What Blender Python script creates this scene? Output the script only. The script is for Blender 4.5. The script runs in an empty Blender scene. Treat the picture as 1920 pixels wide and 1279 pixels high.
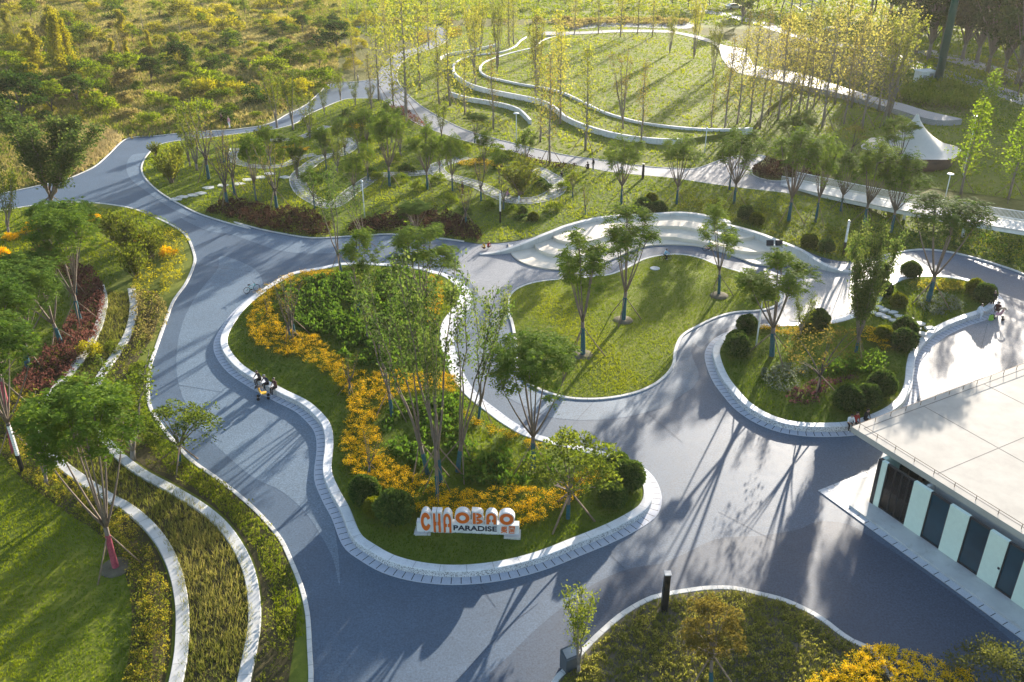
import bpy, bmesh, math, random
import numpy as np
from mathutils import Vector, Matrix, Quaternion
from mathutils.geometry import delaunay_2d_cdt, tessellate_polygon
R = math.radians
rng = np.random.default_rng(7)
random.seed(7)
SC = bpy.context.scene
COL = SC.collection

# ------------------------------------------------------------------ camera, sky, sun, exposure
FPX, CX, CY, PIT, CAMH = 1720.0, 960.0, 639.5, R(27.8), 37.0
cam = bpy.data.cameras.new("camera"); camo = bpy.data.objects.new("camera", cam); COL.objects.link(camo)
cam.sensor_width = 36.0; cam.lens = FPX / 1920.0 * 36.0
cam.clip_start = 0.5; cam.clip_end = 5000
camo.location = (0, 0, CAMH); camo.rotation_euler = (math.pi/2 - PIT, 0, 0)
SC.camera = camo
SUN_AZ, SUN_EL = R(25.5), R(13.0)
w = bpy.data.worlds.new("World"); SC.world = w; w.use_nodes = True
nt = w.node_tree
sky = nt.nodes.new('ShaderNodeTexSky'); sky.sky_type = 'NISHITA'; sky.sun_disc = False
sky.sun_elevation = SUN_EL; sky.sun_rotation = SUN_AZ
sky.air_density = 1.0; sky.dust_density = 1.2; sky.ozone_density = 1.0
bg = nt.nodes['Background']; bg.inputs[1].default_value = 0.112
nt.links.new(sky.outputs[0], bg.inputs[0])
sun = bpy.data.lights.new("sun", 'SUN'); sun.energy = 5.0; sun.angle = R(0.5); sun.color = (1.0, 0.89, 0.75)
suno = bpy.data.objects.new("sun", sun); COL.objects.link(suno)
SV = Vector((math.sin(SUN_AZ)*math.cos(SUN_EL), math.cos(SUN_AZ)*math.cos(SUN_EL), math.sin(SUN_EL)))
suno.rotation_euler = (-SV).to_track_quat('-Z', 'Y').to_euler(); suno.location = SV * 200
vs = SC.view_settings; SC.display_settings.display_device = 'sRGB'
vs.view_transform = 'Standard'; vs.look = 'None'; vs.exposure = 1.72; vs.gamma = 1.0; vs.use_curve_mapping = False
SC.render.engine = 'CYCLES'
cy = SC.cycles
cy.max_bounces = 6; cy.diffuse_bounces = 3; cy.glossy_bounces = 3; cy.transmission_bounces = 4; cy.transparent_max_bounces = 8
cy.use_denoising = True; cy.caustics_reflective = False; cy.caustics_refractive = False
cy.sample_clamp_indirect = 6.0; SC.render.filter_size = 1.15

# ------------------------------------------------------------------ picture -> ground
sP, cP = math.sin(PIT), math.cos(PIT)
def G(px, py, z=0.0):
    u = (px-CX)/FPX; v = (CY-py)/FPX
    dx, dy, dz = u, cP + v*sP, -sP + v*cP
    t = (z-CAMH)/dz
    return (dx*t, dy*t)
def PX(pts, z=0.0): return np.array([G(p[0], p[1], z) for p in pts])
CROP = dict(A=(0,0), B=(640,0), C=(1280,0), D=(0,400), E=(640,400), F=(1280,400), G=(0,849), H=(640,849), I=(1280,849))
def K(s):
    """'A 10,20 30,40 B 5,6' : points read in enlarged crops of the photograph, to photograph pixels"""
    out = []; o = (0, 0); k = 1.0
    for tok in s.split():
        if tok in CROP: o = CROP[tok]; k = 2.975
        elif tok == 'P': o = (0, 0); k = 1.0
        else:
            a, b = tok.split(','); out.append((o[0]+float(a)/k, o[1]+float(b)/k))
    return out
def hgt(bx, by, ty, z=0.0):
    """height of a thing standing at ground pixel (bx,by) whose top shows at pixel row ty"""
    X, Y = G(bx, by, z); s = (CY-ty)/FPX
    a = Y*(sP - s*cP)/(cP + s*sP)
    return CAMH - a - z
def xat(tx, Y, z):
    d = Y*cP + (CAMH-z)*sP
    return (tx-CX)/FPX*d
def curve(P, closed=False, step=0.5):
    P = np.asarray(P, float); n = len(P); out = []
    rngi = range(n if closed else n-1)
    for i in rngi:
        if closed: p0, p1, p2, p3 = P[(i-1) % n], P[i], P[(i+1) % n], P[(i+2) % n]
        else: p0, p1, p2, p3 = P[max(i-1, 0)], P[i], P[i+1], P[min(i+2, n-1)]
        t1 = max(np.linalg.norm(p1-p0), 1e-6)**.5; t2 = max(np.linalg.norm(p2-p1), 1e-6)**.5; t3 = max(np.linalg.norm(p3-p2), 1e-6)**.5
        m1 = (p2-p0)/(t1+t2)*t2 if not (not closed and i == 0) else (p2-p1)
        m2 = (p3-p1)/(t2+t3)*t2 if not (not closed and i == n-2) else (p2-p1)
        for t in np.linspace(0, 1, 12, endpoint=False):
            h00 = 2*t**3-3*t**2+1; h10 = t**3-2*t**2+t; h01 = -2*t**3+3*t**2; h11 = t**3-t**2
            out.append(h00*p1+h10*m1+h01*p2+h11*m2)
    out.append(P[0] if closed else P[-1])
    out = np.array(out)
    s = np.concatenate([[0], np.cumsum(np.linalg.norm(np.diff(out, axis=0), axis=1))])
    k = max(int(round(s[-1]/step)), 3)
    q = np.linspace(0, s[-1], k+1)
    r = np.stack([np.interp(q, s, out[:, j]) for j in range(out.shape[1])], 1)
    return r[:-1] if closed else r
def normals2(C, closed):
    if closed: t = np.roll(C, -1, 0) - np.roll(C, 1, 0)
    else: t = np.gradient(C, axis=0)
    t /= np.maximum(np.linalg.norm(t, axis=1, keepdims=True), 1e-9)
    return np.stack([t[:, 1], -t[:, 0]], 1)          # points to the right of travel
def area2(C): x, y = C[:, 0], C[:, 1]; return 0.5*np.sum(x*np.roll(y, -1)-np.roll(x, -1)*y)
def offset(C, d, closed=True):
    return C + normals2(C, closed)*d
def inside(Q, poly):
    x, y = Q[:, 0], Q[:, 1]; r = np.zeros(len(Q), bool); n = len(poly)
    for i in range(n):
        x1, y1 = poly[i]; x2, y2 = poly[(i+1) % n]
        if y1 == y2: continue
        c = ((y1 > y) != (y2 > y)) & (x < (x2-x1)*(y-y1)/(y2-y1)+x1)
        r ^= c
    return r
def dist(Q, poly, closed=True):
    d = np.full(len(Q), 1e9); n = len(poly)
    for i in range(n if closed else n-1):
        a = poly[i]; b = poly[(i+1) % n]; ab = b-a
        t = np.clip(((Q-a)@ab)/max(ab@ab, 1e-9), 0, 1)
        d = np.minimum(d, np.linalg.norm(Q-(a+t[:, None]*ab), axis=1))
    return d
def unit(v): return v/np.maximum(np.linalg.norm(v, axis=-1, keepdims=True), 1e-9)

# ------------------------------------------------------------------ mesh building
def np_mesh(name, V, F, tint=None):
    V = np.asarray(V, np.float32); F = np.asarray(F, np.int32); k = F.shape[1]
    me = bpy.data.meshes.new(name)
    me.vertices.add(len(V)); me.vertices.foreach_set('co', V.ravel())
    me.loops.add(F.size); me.loops.foreach_set('vertex_index', F.ravel())
    me.polygons.add(len(F)); me.polygons.foreach_set('loop_start', np.arange(len(F), dtype=np.int32)*k)
    if tint is not None:
        a = me.attributes.new('tint', 'FLOAT', 'FACE'); a.data.foreach_set('value', np.asarray(tint, np.float32))
    me.update(calc_edges=True)
    return me
class MB:
    def __init__(s): s.v = []; s.f = []; s.m = []; s.sm = []; s.uv = {}
    def add(s, vs, fs, m=0, smooth=False):
        o = len(s.v); s.v += [tuple(map(float, p)) for p in vs]
        for f in fs: s.f.append(tuple(o+i for i in f)); s.m.append(m); s.sm.append(smooth)
    def box(s, c, d, rz=0, m=0, M=None):
        x, y, z = d[0]/2, d[1]/2, d[2]/2
        vs = [Vector((sx*x, sy*y, sz*z)) for sz in (-1, 1) for sx, sy in ((-1, -1), (1, -1), (1, 1), (-1, 1))]
        Rm = Matrix.Rotation(rz, 3, 'Z') if M is None else M
        vs = [Rm @ p + Vector(c) for p in vs]
        s.add(vs, [(3, 2, 1, 0), (4, 5, 6, 7), (0, 1, 5, 4), (1, 2, 6, 5), (2, 3, 7, 6), (3, 0, 4, 7)], m)
    def bbox(s, c, d, b=0.02, rz=0, m=0):
        """box with chamfered vertical and top edges"""
        x, y, z = d[0]/2, d[1]/2, d[2]/2
        def ring(ix, zz): return [(-x+ix, -y+ix+b, zz), (-x+ix+b, -y+ix, zz), (x-ix-b, -y+ix, zz), (x-ix, -y+ix+b, zz), (x-ix, y-ix-b, zz), (x-ix-b, y-ix, zz), (-x+ix+b, y-ix, zz), (-x+ix, y-ix-b, zz)]
        Rm = Matrix.Rotation(rz, 3, 'Z')
        vs = [Rm @ Vector(p) + Vector(c) for p in ring(0, -z)+ring(0, z-b)+ring(b, z)]
        fs = [tuple(range(7, -1, -1)), tuple(range(16, 24))]
        for k in (0, 8): fs += [(k+i, k+(i+1) % 8, k+8+(i+1) % 8, k+8+i) for i in range(8)]
        s.add(vs, fs, m)
    def tube(s, pts, r, n=6, m=0, cap=True, smooth=True):
        pts = [Vector(p) for p in pts]; rs = r if hasattr(r, '__len__') else [r]*len(pts)
        vs = []; up = Vector((0.13, 0.31, 0.94)).normalized()
        for i, p in enumerate(pts):
            t = (pts[min(i+1, len(pts)-1)] - pts[max(i-1, 0)]); t = t.normalized() if t.length > 1e-9 else Vector((0, 0, 1))
            a = t.cross(up); a = a.normalized() if a.length > 1e-3 else t.orthogonal().normalized()
            b = t.cross(a)
            for k in range(n):
                q = 2*math.pi*k/n; vs.append(p + (a*math.cos(q)+b*math.sin(q))*rs[i])
        fs = [(i*n+k, i*n+(k+1) % n, (i+1)*n+(k+1) % n, (i+1)*n+k) for i in range(len(pts)-1) for k in range(n)]
        if cap: fs += [tuple(range(n-1, -1, -1)), tuple(range((len(pts)-1)*n, len(pts)*n))]
        s.add(vs, fs, m, smooth)
    def lathe(s, prof, c=(0, 0, 0), n=14, m=0, smooth=True):
        vs = []; 
        for r_, z in prof:
            for k in range(n):
                q = 2*math.pi*k/n; vs.append((c[0]+r_*math.cos(q), c[1]+r_*math.sin(q), c[2]+z))
        L = len(prof)
        fs = [(i*n+k, i*n+(k+1) % n, (i+1)*n+(k+1) % n, (i+1)*n+k) for i in range(L-1) for k in range(n)]
        fs += [tuple(range(n-1, -1, -1)), tuple(range((L-1)*n, L*n))]
        s.add(vs, fs, m, smooth)
    def prism(s, poly, z0, z1, m=0, m_side=None, bottom=False):
        n = len(poly); P = list(poly)
        if area2(np.array(P)) < 0: P = P[::-1]
        o = [(p[0], p[1], z1) for p in P]; b = [(p[0], p[1], z0) for p in P]
        tr = tessellate_polygon([[Vector(q) for q in o]])
        tr = [t if ((o[t[1]][0]-o[t[0]][0])*(o[t[2]][1]-o[t[0]][1])-(o[t[1]][1]-o[t[0]][1])*(o[t[2]][0]-o[t[0]][0])) > 0 else t[::-1] for t in tr]
        s.add(o, tr, m)
        s.add(b+o, [(i, (i+1) % n, n+(i+1) % n, n+i) for i in range(n)], m if m_side is None else m_side)
        if bottom: s.add(b, [t[::-1] for t in tr], m)
    def mesh(s, name, mats=()):
        me = bpy.data.meshes.new(name); me.from_pydata(s.v, [], s.f)
        for m_ in mats: me.materials.append(m_)
        me.polygons.foreach_set('material_index', s.m); me.polygons.foreach_set('use_smooth', s.sm)
        me.update(); return me
def link(name, me, parent=None, mats=None):
    o = bpy.data.objects.new(name, me); COL.objects.link(o)
    if parent is not None: o.parent = parent
    if mats is not None and me is not None and not len(me.materials):
        for m_ in (mats if isinstance(mats, (list, tuple)) else [mats]): me.materials.append(m_)
    return o
LABELS = {}
def tag(o, label, cat, group=None):
    o['label'] = label; o['category'] = cat
    if group: o['group'] = group
    LABELS.setdefault(label, []).append(o)
    return o
def struct(o): o['kind'] = 'structure'; return o
def stuff(o, label, cat): o['kind'] = 'stuff'; o['label'] = label; o['category'] = cat; return o
def empty(name, loc, rz=0):
    o = bpy.data.objects.new(name, None); COL.objects.link(o); o.location = loc; o.rotation_euler = (0, 0, rz); o.empty_display_size = .3; return o
ORD = ['first','second','third','fourth','fifth','sixth','seventh','eighth','ninth','tenth','eleventh','twelfth','thirteenth','fourteenth','fifteenth','sixteenth','seventeenth','eighteenth','nineteenth','twentieth']
def ordw(i):
    if i < 20: return ORD[i]
    t = ['twenty','thirty','forty','fifty'][(i+1)//10-2]; u = (i+1) % 10
    return (t[:-1]+'ieth') if u == 0 else t+'-'+ORD[u-1]

# ------------------------------------------------------------------ materials
def newmat(name):
    m = bpy.data.materials.new(name); m.use_nodes = True; nt = m.node_tree
    return m, nt, nt.nodes['Principled BSDF'], nt.nodes['Material Output']
def N(nt, t, **kw):
    n = nt.nodes.new(t)
    for k, v in kw.items():
        if k.startswith('i_'): n.inputs[int(k[2:])].default_value = v
        else: setattr(n, k, v)
    return n
def rgb(c): return (c[0], c[1], c[2], 1)
def ramp(nt, fac, stops):
    r = nt.nodes.new('ShaderNodeValToRGB'); e = r.color_ramp.elements
    while len(e) < len(stops): e.new(0.5)
    for el, (p, c) in zip(e, stops): el.position = p; el.color = rgb(c)
    nt.links.new(fac, r.inputs[0]); return r.outputs[0]
def noise(nt, scale, detail=3, rough=.55, coord=None, dist_=0):
    n = nt.nodes.new('ShaderNodeTexNoise'); n.inputs['Scale'].default_value = scale; n.inputs['Detail'].default_value = detail
    n.inputs['Roughness'].default_value = rough; n.inputs['Distortion'].default_value = dist_
    if coord is not None: nt.links.new(coord, n.inputs['Vector'])
    return n.outputs['Fac']
def objco(nt): return nt.nodes.new('ShaderNodeTexCoord').outputs['Object']
def mixc(nt, fac, a, b, mode='MIX'):
    n = nt.nodes.new('ShaderNodeMix'); n.data_type = 'RGBA'; n.blend_type = mode
    for i, v in ((0, fac), (6, a), (7, b)):
        if isinstance(v, (int, float)): n.inputs[i].default_value = v
        elif isinstance(v, tuple): n.inputs[i].default_value = rgb(v)
        else: nt.links.new(v, n.inputs[i])
    return n.outputs[2]
def math_(nt, op, a, b=0.0, clamp=False):
    n = nt.nodes.new('ShaderNodeMath'); n.operation = op; n.use_clamp = clamp
    for i, v in enumerate((a, b)):
        if isinstance(v, (int, float)): n.inputs[i].default_value = v
        else: nt.links.new(v, n.inputs[i])
    return n.outputs[0]
def bump(nt, bs, h, strength=.3, d=.02):
    b = nt.nodes.new('ShaderNodeBump'); b.inputs['Strength'].default_value = strength; b.inputs['Distance'].default_value = d
    nt.links.new(h, b.inputs['Height']); nt.links.new(b.outputs[0], bs.inputs['Normal'])
def m_plain(name, c, rough=.6, metal=0, var=.12, scale=3.0, spec=.4):
    m, nt, bs, _ = newmat(name); co = objco(nt)
    f = noise(nt, scale, 4, .6, co)
    lo = tuple(x*(1-var) for x in c); hi = tuple(min(x*(1+var), 1) for x in c)
    nt.links.new(ramp(nt, f, [(.3, lo), (.7, hi)]), bs.inputs['Base Color'])
    bs.inputs['Roughness'].default_value = rough; bs.inputs['Metallic'].default_value = metal; bs.inputs['Specular IOR Level'].default_value = spec
    return m
def m_leaf(name, cols, trans=.52, rough=.75, spec=.03, objvar=.35, hue=.488, tv=1.7):
    """leaf: the colour runs over the tint of each leaf and a little over each plant; light passes through"""
    m, nt, bs, out = newmat(name)
    at = N(nt, 'ShaderNodeAttribute', attribute_name='tint'); oi = nt.nodes.new('ShaderNodeObjectInfo')
    f = math_(nt, 'ADD', math_(nt, 'MULTIPLY', at.outputs['Fac'], 1-objvar), math_(nt, 'MULTIPLY', oi.outputs['Random'], objvar))
    n = len(cols); c = ramp(nt, f, [(.08+.84*i/(n-1), cols[i]) for i in range(n)])
    nt.links.new(c, bs.inputs['Base Color']); bs.inputs['Roughness'].default_value = rough; bs.inputs['Specular IOR Level'].default_value = spec
    tr = nt.nodes.new('ShaderNodeBsdfTranslucent')
    hs = N(nt, 'ShaderNodeHueSaturation'); hs.inputs['Saturation'].default_value = 1.15; hs.inputs['Value'].default_value = tv; hs.inputs['Hue'].default_value = hue
    nt.links.new(c, hs.inputs['Color']); nt.links.new(hs.outputs[0], tr.inputs['Color'])
    mx = nt.nodes.new('ShaderNodeMixShader'); mx.inputs[0].default_value = trans
    nt.links.new(bs.outputs[0], mx.inputs[1]); nt.links.new(tr.outputs[0], mx.inputs[2]); nt.links.new(mx.outputs[0], out.inputs['Surface'])
    return m
def m_bark(name, c):
    m, nt, bs, _ = newmat(name); co = objco(nt)
    mp = N(nt, 'ShaderNodeMapping'); mp.inputs['Scale'].default_value = (6, 6, 1.2); nt.links.new(co, mp.inputs[0])
    f = noise(nt, 3, 5, .65, mp.outputs[0])
    nt.links.new(ramp(nt, f, [(.3, tuple(x*.6 for x in c)), (.7, tuple(x*1.3 for x in c))]), bs.inputs['Base Color'])
    bs.inputs['Roughness'].default_value = .85; bump(nt, bs, f, .5, .03); return m
def m_asphalt(name, c, rough=.62):
    m, nt, bs, _ = newmat(name); co = objco(nt)
    fine = noise(nt, 9, 5, .85, co); big = noise(nt, .22, 4, .6, co, .4); mid = noise(nt, 1.7, 4, .6, co)
    a = mixc(nt, math_(nt, 'MULTIPLY', big, 1), tuple(x*.78 for x in c), tuple(x*1.22 for x in c))
    b = mixc(nt, .85, a, ramp(nt, fine, [(.34, (.45, .45, .45)), (.66, (1.55, 1.55, 1.55))]), 'MULTIPLY')
    d = mixc(nt, .35, b, ramp(nt, mid, [(.35, (.86, .86, .86)), (.65, (1.14, 1.14, 1.14))]), 'MULTIPLY')
    nt.links.new(d, bs.inputs['Base Color'])
    nt.links.new(math_(nt, 'ADD', math_(nt, 'MULTIPLY', mid, .12), rough-.06), bs.inputs['Roughness'])
    bs.inputs['Specular IOR Level'].default_value = .35
    bump(nt, bs, fine, .25, .015); return m
def m_ground(name, cols, scale=.35, fine=9, rough=.9, bmp=.5, bd=.08):
    """grass, soil or mulch: broad patches over fine mottling"""
    m, nt, bs, _ = newmat(name); co = objco(nt)
    a = noise(nt, scale, 5, .6, co, .6); b = noise(nt, fine, 4, .7, co)
    f = math_(nt, 'ADD', math_(nt, 'MULTIPLY', a, .6), math_(nt, 'MULTIPLY', b, .4))
    n = len(cols); nt.links.new(ramp(nt, f, [(.33+.34*i/(n-1), cols[i]) for i in range(n)]), bs.inputs['Base Color'])
    bs.inputs['Roughness'].default_value = rough; bs.inputs['Specular IOR Level'].default_value = .1
    bump(nt, bs, b, bmp, bd); return m
def m_stone(name, c, speck=.0, rough=.6, sc=60, joint=0):
    m, nt, bs, _ = newmat(name); co = objco(nt)
    a = noise(nt, .8, 5, .6, co); f = noise(nt, sc, 2, .6, co)
    c1 = ramp(nt, a, [(.3, tuple(x*.86 for x in c)), (.7, tuple(min(1, x*1.08) for x in c))])
    if speck: c1 = mixc(nt, ramp(nt, f, [(.40, (speck,)*3), (.50, (0, 0, 0))]), c1, tuple(x*.22 for x in c))
    if joint:
        uv = nt.nodes.new('ShaderNodeUVMap'); sx = nt.nodes.new('ShaderNodeSeparateXYZ'); nt.links.new(uv.outputs[0], sx.inputs[0])
        c1 = mixc(nt, math_(nt, 'MULTIPLY', math_(nt, 'MULTIPLY', math_(nt, 'LESS_THAN', math_(nt, 'FRACT', math_(nt, 'DIVIDE', sx.outputs[0], joint)), .028/joint), math_(nt, 'GREATER_THAN', sx.outputs[0], .0001)), .75), c1, (.10, .10, .10))
        g = noise(nt, 1.1, 6, .7, co, 1.0); c1 = mixc(nt, ramp(nt, g, [(.52, (0, 0, 0)), (.72, (.55, .55, .55))]), c1, (.33, .32, .29))
    nt.links.new(c1, bs.inputs['Base Color']); bs.inputs['Roughness'].default_value = rough; bs.inputs['Specular IOR Level'].default_value = .3
    bump(nt, bs, f, .2, .01); return m
def m_glass(name, tint=(.5, .6, .62), refl=.9):
    m, nt, bs, out = newmat(name); nt.nodes.remove(bs)
    t = nt.nodes.new('ShaderNodeBsdfTransparent'); t.inputs[0].default_value = rgb(tint)
    g = nt.nodes.new('ShaderNodeBsdfGlossy'); g.inputs['Roughness'].default_value = .03; g.inputs[0].default_value = (refl, refl, refl, 1)
    f = nt.nodes.new('ShaderNodeFresnel'); f.inputs[0].default_value = 1.5
    x = nt.nodes.new('ShaderNodeMixShader'); nt.links.new(f.outputs[0], x.inputs[0]); nt.links.new(t.outputs[0], x.inputs[1]); nt.links.new(g.outputs[0], x.inputs[2])
    nt.links.new(x.outputs[0], out.inputs['Surface']); return m
def m_slot(name, c, pitch=.55, wid=.05, lo=.12, hi=.95, sc=(.015, .016, .02)):
    """pale paving ring with dark slots across it; u runs in metres along the ring"""
    m, nt, bs, _ = newmat(name); uv = nt.nodes.new('ShaderNodeUVMap'); sx = nt.nodes.new('ShaderNodeSeparateXYZ'); nt.links.new(uv.outputs[0], sx.inputs[0])
    u = math_(nt, 'FRACT', math_(nt, 'DIVIDE', sx.outputs[0], pitch)); a = math_(nt, 'LESS_THAN', u, wid/pitch)
    a = math_(nt, 'MULTIPLY', a, math_(nt, 'MULTIPLY', math_(nt, 'GREATER_THAN', sx.outputs[1], lo), math_(nt, 'LESS_THAN', sx.outputs[1], hi)))
    f = noise(nt, 14, 4, .6, objco(nt))
    nt.links.new(mixc(nt, a, ramp(nt, f, [(.3, tuple(x*.85 for x in c)), (.7, tuple(x*1.1 for x in c))]), sc), bs.inputs['Base Color'])
    bs.inputs['Roughness'].default_value = .65; return m
MT = {}
def mats():
    M = MT
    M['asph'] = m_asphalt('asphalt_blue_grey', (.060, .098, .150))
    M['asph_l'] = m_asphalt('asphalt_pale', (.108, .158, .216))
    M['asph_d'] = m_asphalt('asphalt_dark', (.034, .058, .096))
    M['path'] = m_asphalt('path_grey', (.19, .205, .235))
    M['path_l'] = m_asphalt('path_pale', (.27, .275, .285))
    M['deckw'] = m_stone('terrace_stone', (.68, .60, .49), 0, .6, 40)
    M['conc'] = m_stone('concrete_pale', (.54, .54, .53), 0, .7, 30, 2.2)
    M['white'] = m_stone('white_terrazzo', (.70, .71, .73), .25, .5, 34, 1.6)
    M['pebble'] = m_stone('pebble_dash', (.62, .63, .66), .85, .7, 13)
    M['kerb'] = m_stone('kerb_stone', (.60, .59, .56), .1, .7, 30, .9)
    M['slot'] = m_slot('slotted_drain', (.42, .45, .52))
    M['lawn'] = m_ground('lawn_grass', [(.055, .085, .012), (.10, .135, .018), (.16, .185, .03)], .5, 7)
    M['lawn_y'] = m_ground('sunny_lawn', [(.085, .115, .018), (.14, .165, .024), (.20, .20, .038)], .12, 3)  # lighter, yellower copy of the lawn, with sunlight put into the colour
    M['soil'] = m_ground('planting_soil', [(.035, .028, .018), (.07, .055, .035), (.11, .085, .055)], .8, 10)
    M['mulch'] = m_ground('mulch', [(.09, .08, .055), (.17, .15, .11)], 1.5, 14)
    M['field'] = m_ground('wild_field', [(.065, .08, .018), (.13, .13, .034), (.21, .19, .06)], .09, 2.0, .95, .7, .25)
    M['meadow'] = m_ground('meadow_soil', [(.05, .045, .02), (.09, .075, .035)], .8, 9)
    M['bark'] = m_bark('bark_brown', (.16, .125, .10)); M['bark_d'] = m_bark('bark_dark', (.09, .075, .065)); M['bark_g'] = m_bark('bark_grey', (.21, .18, .155))
    M['blue'] = m_plain('teal_wrap', (.014, .085, .11), .8, 0, .3, 9); M['pink'] = m_plain('pink_wrap', (.32, .06, .09), .8, 0, .25, 9)
    M['stake'] = m_plain('stake_wood', (.20, .145, .10), .85, 0, .3, 5)
    M['steel'] = m_plain('white_steel', (.75, .76, .78), .4, .0); M['dark'] = m_plain('dark_metal', (.02, .021, .024), .35, .3)
    M['grey'] = m_plain('grey_metal', (.33, .35, .37), .4, .6); M['black'] = m_plain('black_cloth', (.012, .012, .015), .85)
    M['jac'] = m_leaf('feather_leaf', [(.045,.095,.016),(.085,.15,.024),(.15,.22,.034)], .42)
    M['looser'] = m_leaf('airy_leaf', [(.030,.060,.018),(.066,.105,.028),(.15,.18,.055)], .45)
    M['olive'] = m_leaf('olive_leaf', [(.045,.055,.016),(.085,.095,.026),(.15,.155,.045)], .4)
    M['straw'] = m_leaf('pale_straw', [(.26,.215,.10),(.36,.305,.15),(.46,.40,.21)], .45, objvar=0)
    M['stem'] = m_leaf('dark_flower_stem', [(.025,.038,.010),(.05,.066,.016),(.085,.10,.024)], .4)
    M['jacm'] = m_leaf('mid_feather_leaf', [(.06,.112,.018),(.11,.18,.027),(.19,.255,.04)], .52)
    M['bedcov'] = m_leaf('pale_tuft_leaf', [(.10,.125,.03),(.185,.195,.045),(.29,.275,.09)], .4)
    M['jacs'] = m_leaf('bright_feather_leaf', [(.060,.11,.018),(.11,.175,.026),(.19,.245,.038)], .5)
    M['loose'] = m_leaf('small_leaf', [(.045,.075,.016),(.095,.13,.024),(.18,.205,.045)], .45)
    M['gink'] = m_leaf('yellow_leaf', [(.10,.125,.03),(.18,.20,.042),(.28,.27,.06)], .5, objvar=.55)
    M['gold'] = m_leaf('gold_leaf', [(.13,.145,.05),(.215,.215,.062),(.31,.285,.08)], .5, objvar=.5)
    M['bareleaf'] = m_leaf('thin_olive_leaf', [(.09,.08,.025),(.15,.13,.035),(.22,.19,.05)], .4)
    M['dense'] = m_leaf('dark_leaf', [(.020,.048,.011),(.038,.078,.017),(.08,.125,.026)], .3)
    M['scrub_g'] = m_leaf('scrub_green', [(.055,.10,.014),(.115,.165,.022),(.19,.225,.034)], .42)
    M['scrub_y'] = m_leaf('scrub_yellow', [(.14,.15,.022),(.24,.235,.034),(.34,.31,.05)], .42)
    M['scrub_b'] = m_leaf('scrub_tawny', [(.13,.12,.045),(.21,.185,.068),(.29,.255,.105)], .4)
    M['willow'] = m_leaf('willow_leaf', [(.06,.085,.015),(.10,.125,.022),(.165,.175,.034)], .45)
    M['ball'] = m_leaf('clipped_leaf', [(.028,.058,.016),(.065,.11,.026),(.14,.19,.045)], .25)
    M['ball_y'] = m_leaf('clipped_yellow_leaf', [(.06, .085, .012), (.11, .135, .018), (.17, .18, .025)], .35)
    M['cover'] = m_leaf('broad_cover_leaf', [(.03,.066,.016),(.066,.125,.024),(.13,.20,.038)], .4)
    M['cover2'] = m_leaf('olive_cover_leaf', [(.06,.078,.016),(.11,.13,.026),(.18,.19,.038)], .4)
    M['cover_s'] = m_leaf('silver_cover_leaf', [(.09, .11, .08), (.14, .17, .12), (.20, .23, .16)], .3)
    M['purple'] = m_leaf('purple_leaf', [(.035, .018, .022), (.07, .03, .035), (.10, .05, .055)], .3)
    M['red'] = m_leaf('red_hedge_leaf', [(.075,.036,.028),(.12,.062,.048),(.18,.105,.08)], .35)
    M['brown'] = m_leaf('brown_hedge_leaf', [(.024,.014,.010),(.040,.025,.017),(.07,.042,.028)], .3)
    M['flower'] = m_leaf('flower_petal', [(.78,.42,.004),(.88,.54,.008),(.93,.66,.016)], .3, .6, hue=.5, tv=1.05)
    M['yel'] = m_leaf('yellow_shrub_leaf', [(.10,.12,.025),(.22,.21,.04),(.38,.33,.06)], .4)
    M['grass'] = m_leaf('grass_blade', [(.050,.092,.010),(.095,.145,.014),(.16,.20,.022)], .5, objvar=0)  # darker blade copy for shaded lawns, the shade put into the colour
    M['grass_y'] = m_leaf('sun_grass_blade', [(.095,.155,.015),(.165,.22,.022),(.26,.28,.034)], .5, objvar=0)  # lighter blade copy for lit lawns, the sunshine put into the colour
    M['dry'] = m_leaf('dry_grass_blade', [(.20,.185,.06),(.30,.27,.10),(.40,.36,.16)], .45, objvar=0)
    M['mead'] = m_leaf('meadow_blade', [(.085,.115,.025),(.165,.175,.045),(.29,.265,.09)], .45, objvar=0)
    M['roof'] = m_stone('roof_membrane', (.40, .38, .345), 0, .8, 3)
    M['mint'] = m_plain('mint_panel', (.68, .79, .68), .45, 0, .04); M['frame'] = m_plain('dark_frame', (.02, .022, .026), .4)
    M['glass'] = m_glass('window_glass', (.46, .68, .76)); M['glassd'] = m_plain('dark_glass', (.012, .050, .075), .06, 0, .25, .5, .6); M['inner'] = m_plain('room_dark', (.03, .075, .11), .5)
    M['orange'] = m_plain('orange_face', (.60, .12, .012), .45, 0, .1, 6); M['navy'] = m_plain('navy_letter', (.008, .016, .035), .4)
    M['skin'] = m_plain('skin', (.50, .32, .24), .55); M['hair'] = m_plain('hair', (.012, .010, .010), .5)
    for n_, c in dict(c_black=(.012, .012, .016), c_white=(.72, .74, .80), c_blue=(.10, .26, .48), c_red=(.28, .02, .02), c_brown=(.08, .03, .03), c_navy=(.02, .03, .07), c_grey=(.2, .2, .22), c_pink=(.6, .3, .36), c_lime=(.32, .55, .08), c_yellow=(.75, .42, .03), c_orange=(.6, .16, .03), c_teal=(.05, .38, .40), c_sky=(.25, .45, .65)).items():
        M[n_] = m_plain(n_[2:]+'_fabric', c, .8, 0, .15, 12)
    M['tower'] = m_plain('green_mast_paint', (.01, .09, .075), .4, .2); M['tent'] = m_plain('white_membrane', (.56, .53, .48), .5, 0, .04)
    M['car'] = m_plain('silver_paint', (.55, .56, .58), .25, .5); M['box'] = m_plain('cabinet_paint', (.62, .64, .62), .5)
    M['lampw'] = m_plain('lamp_diffuser', (.80, .80, .80), .4)
    M['tyre'] = m_plain('rubber', (.015, .015, .015), .8)
mats()
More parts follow.
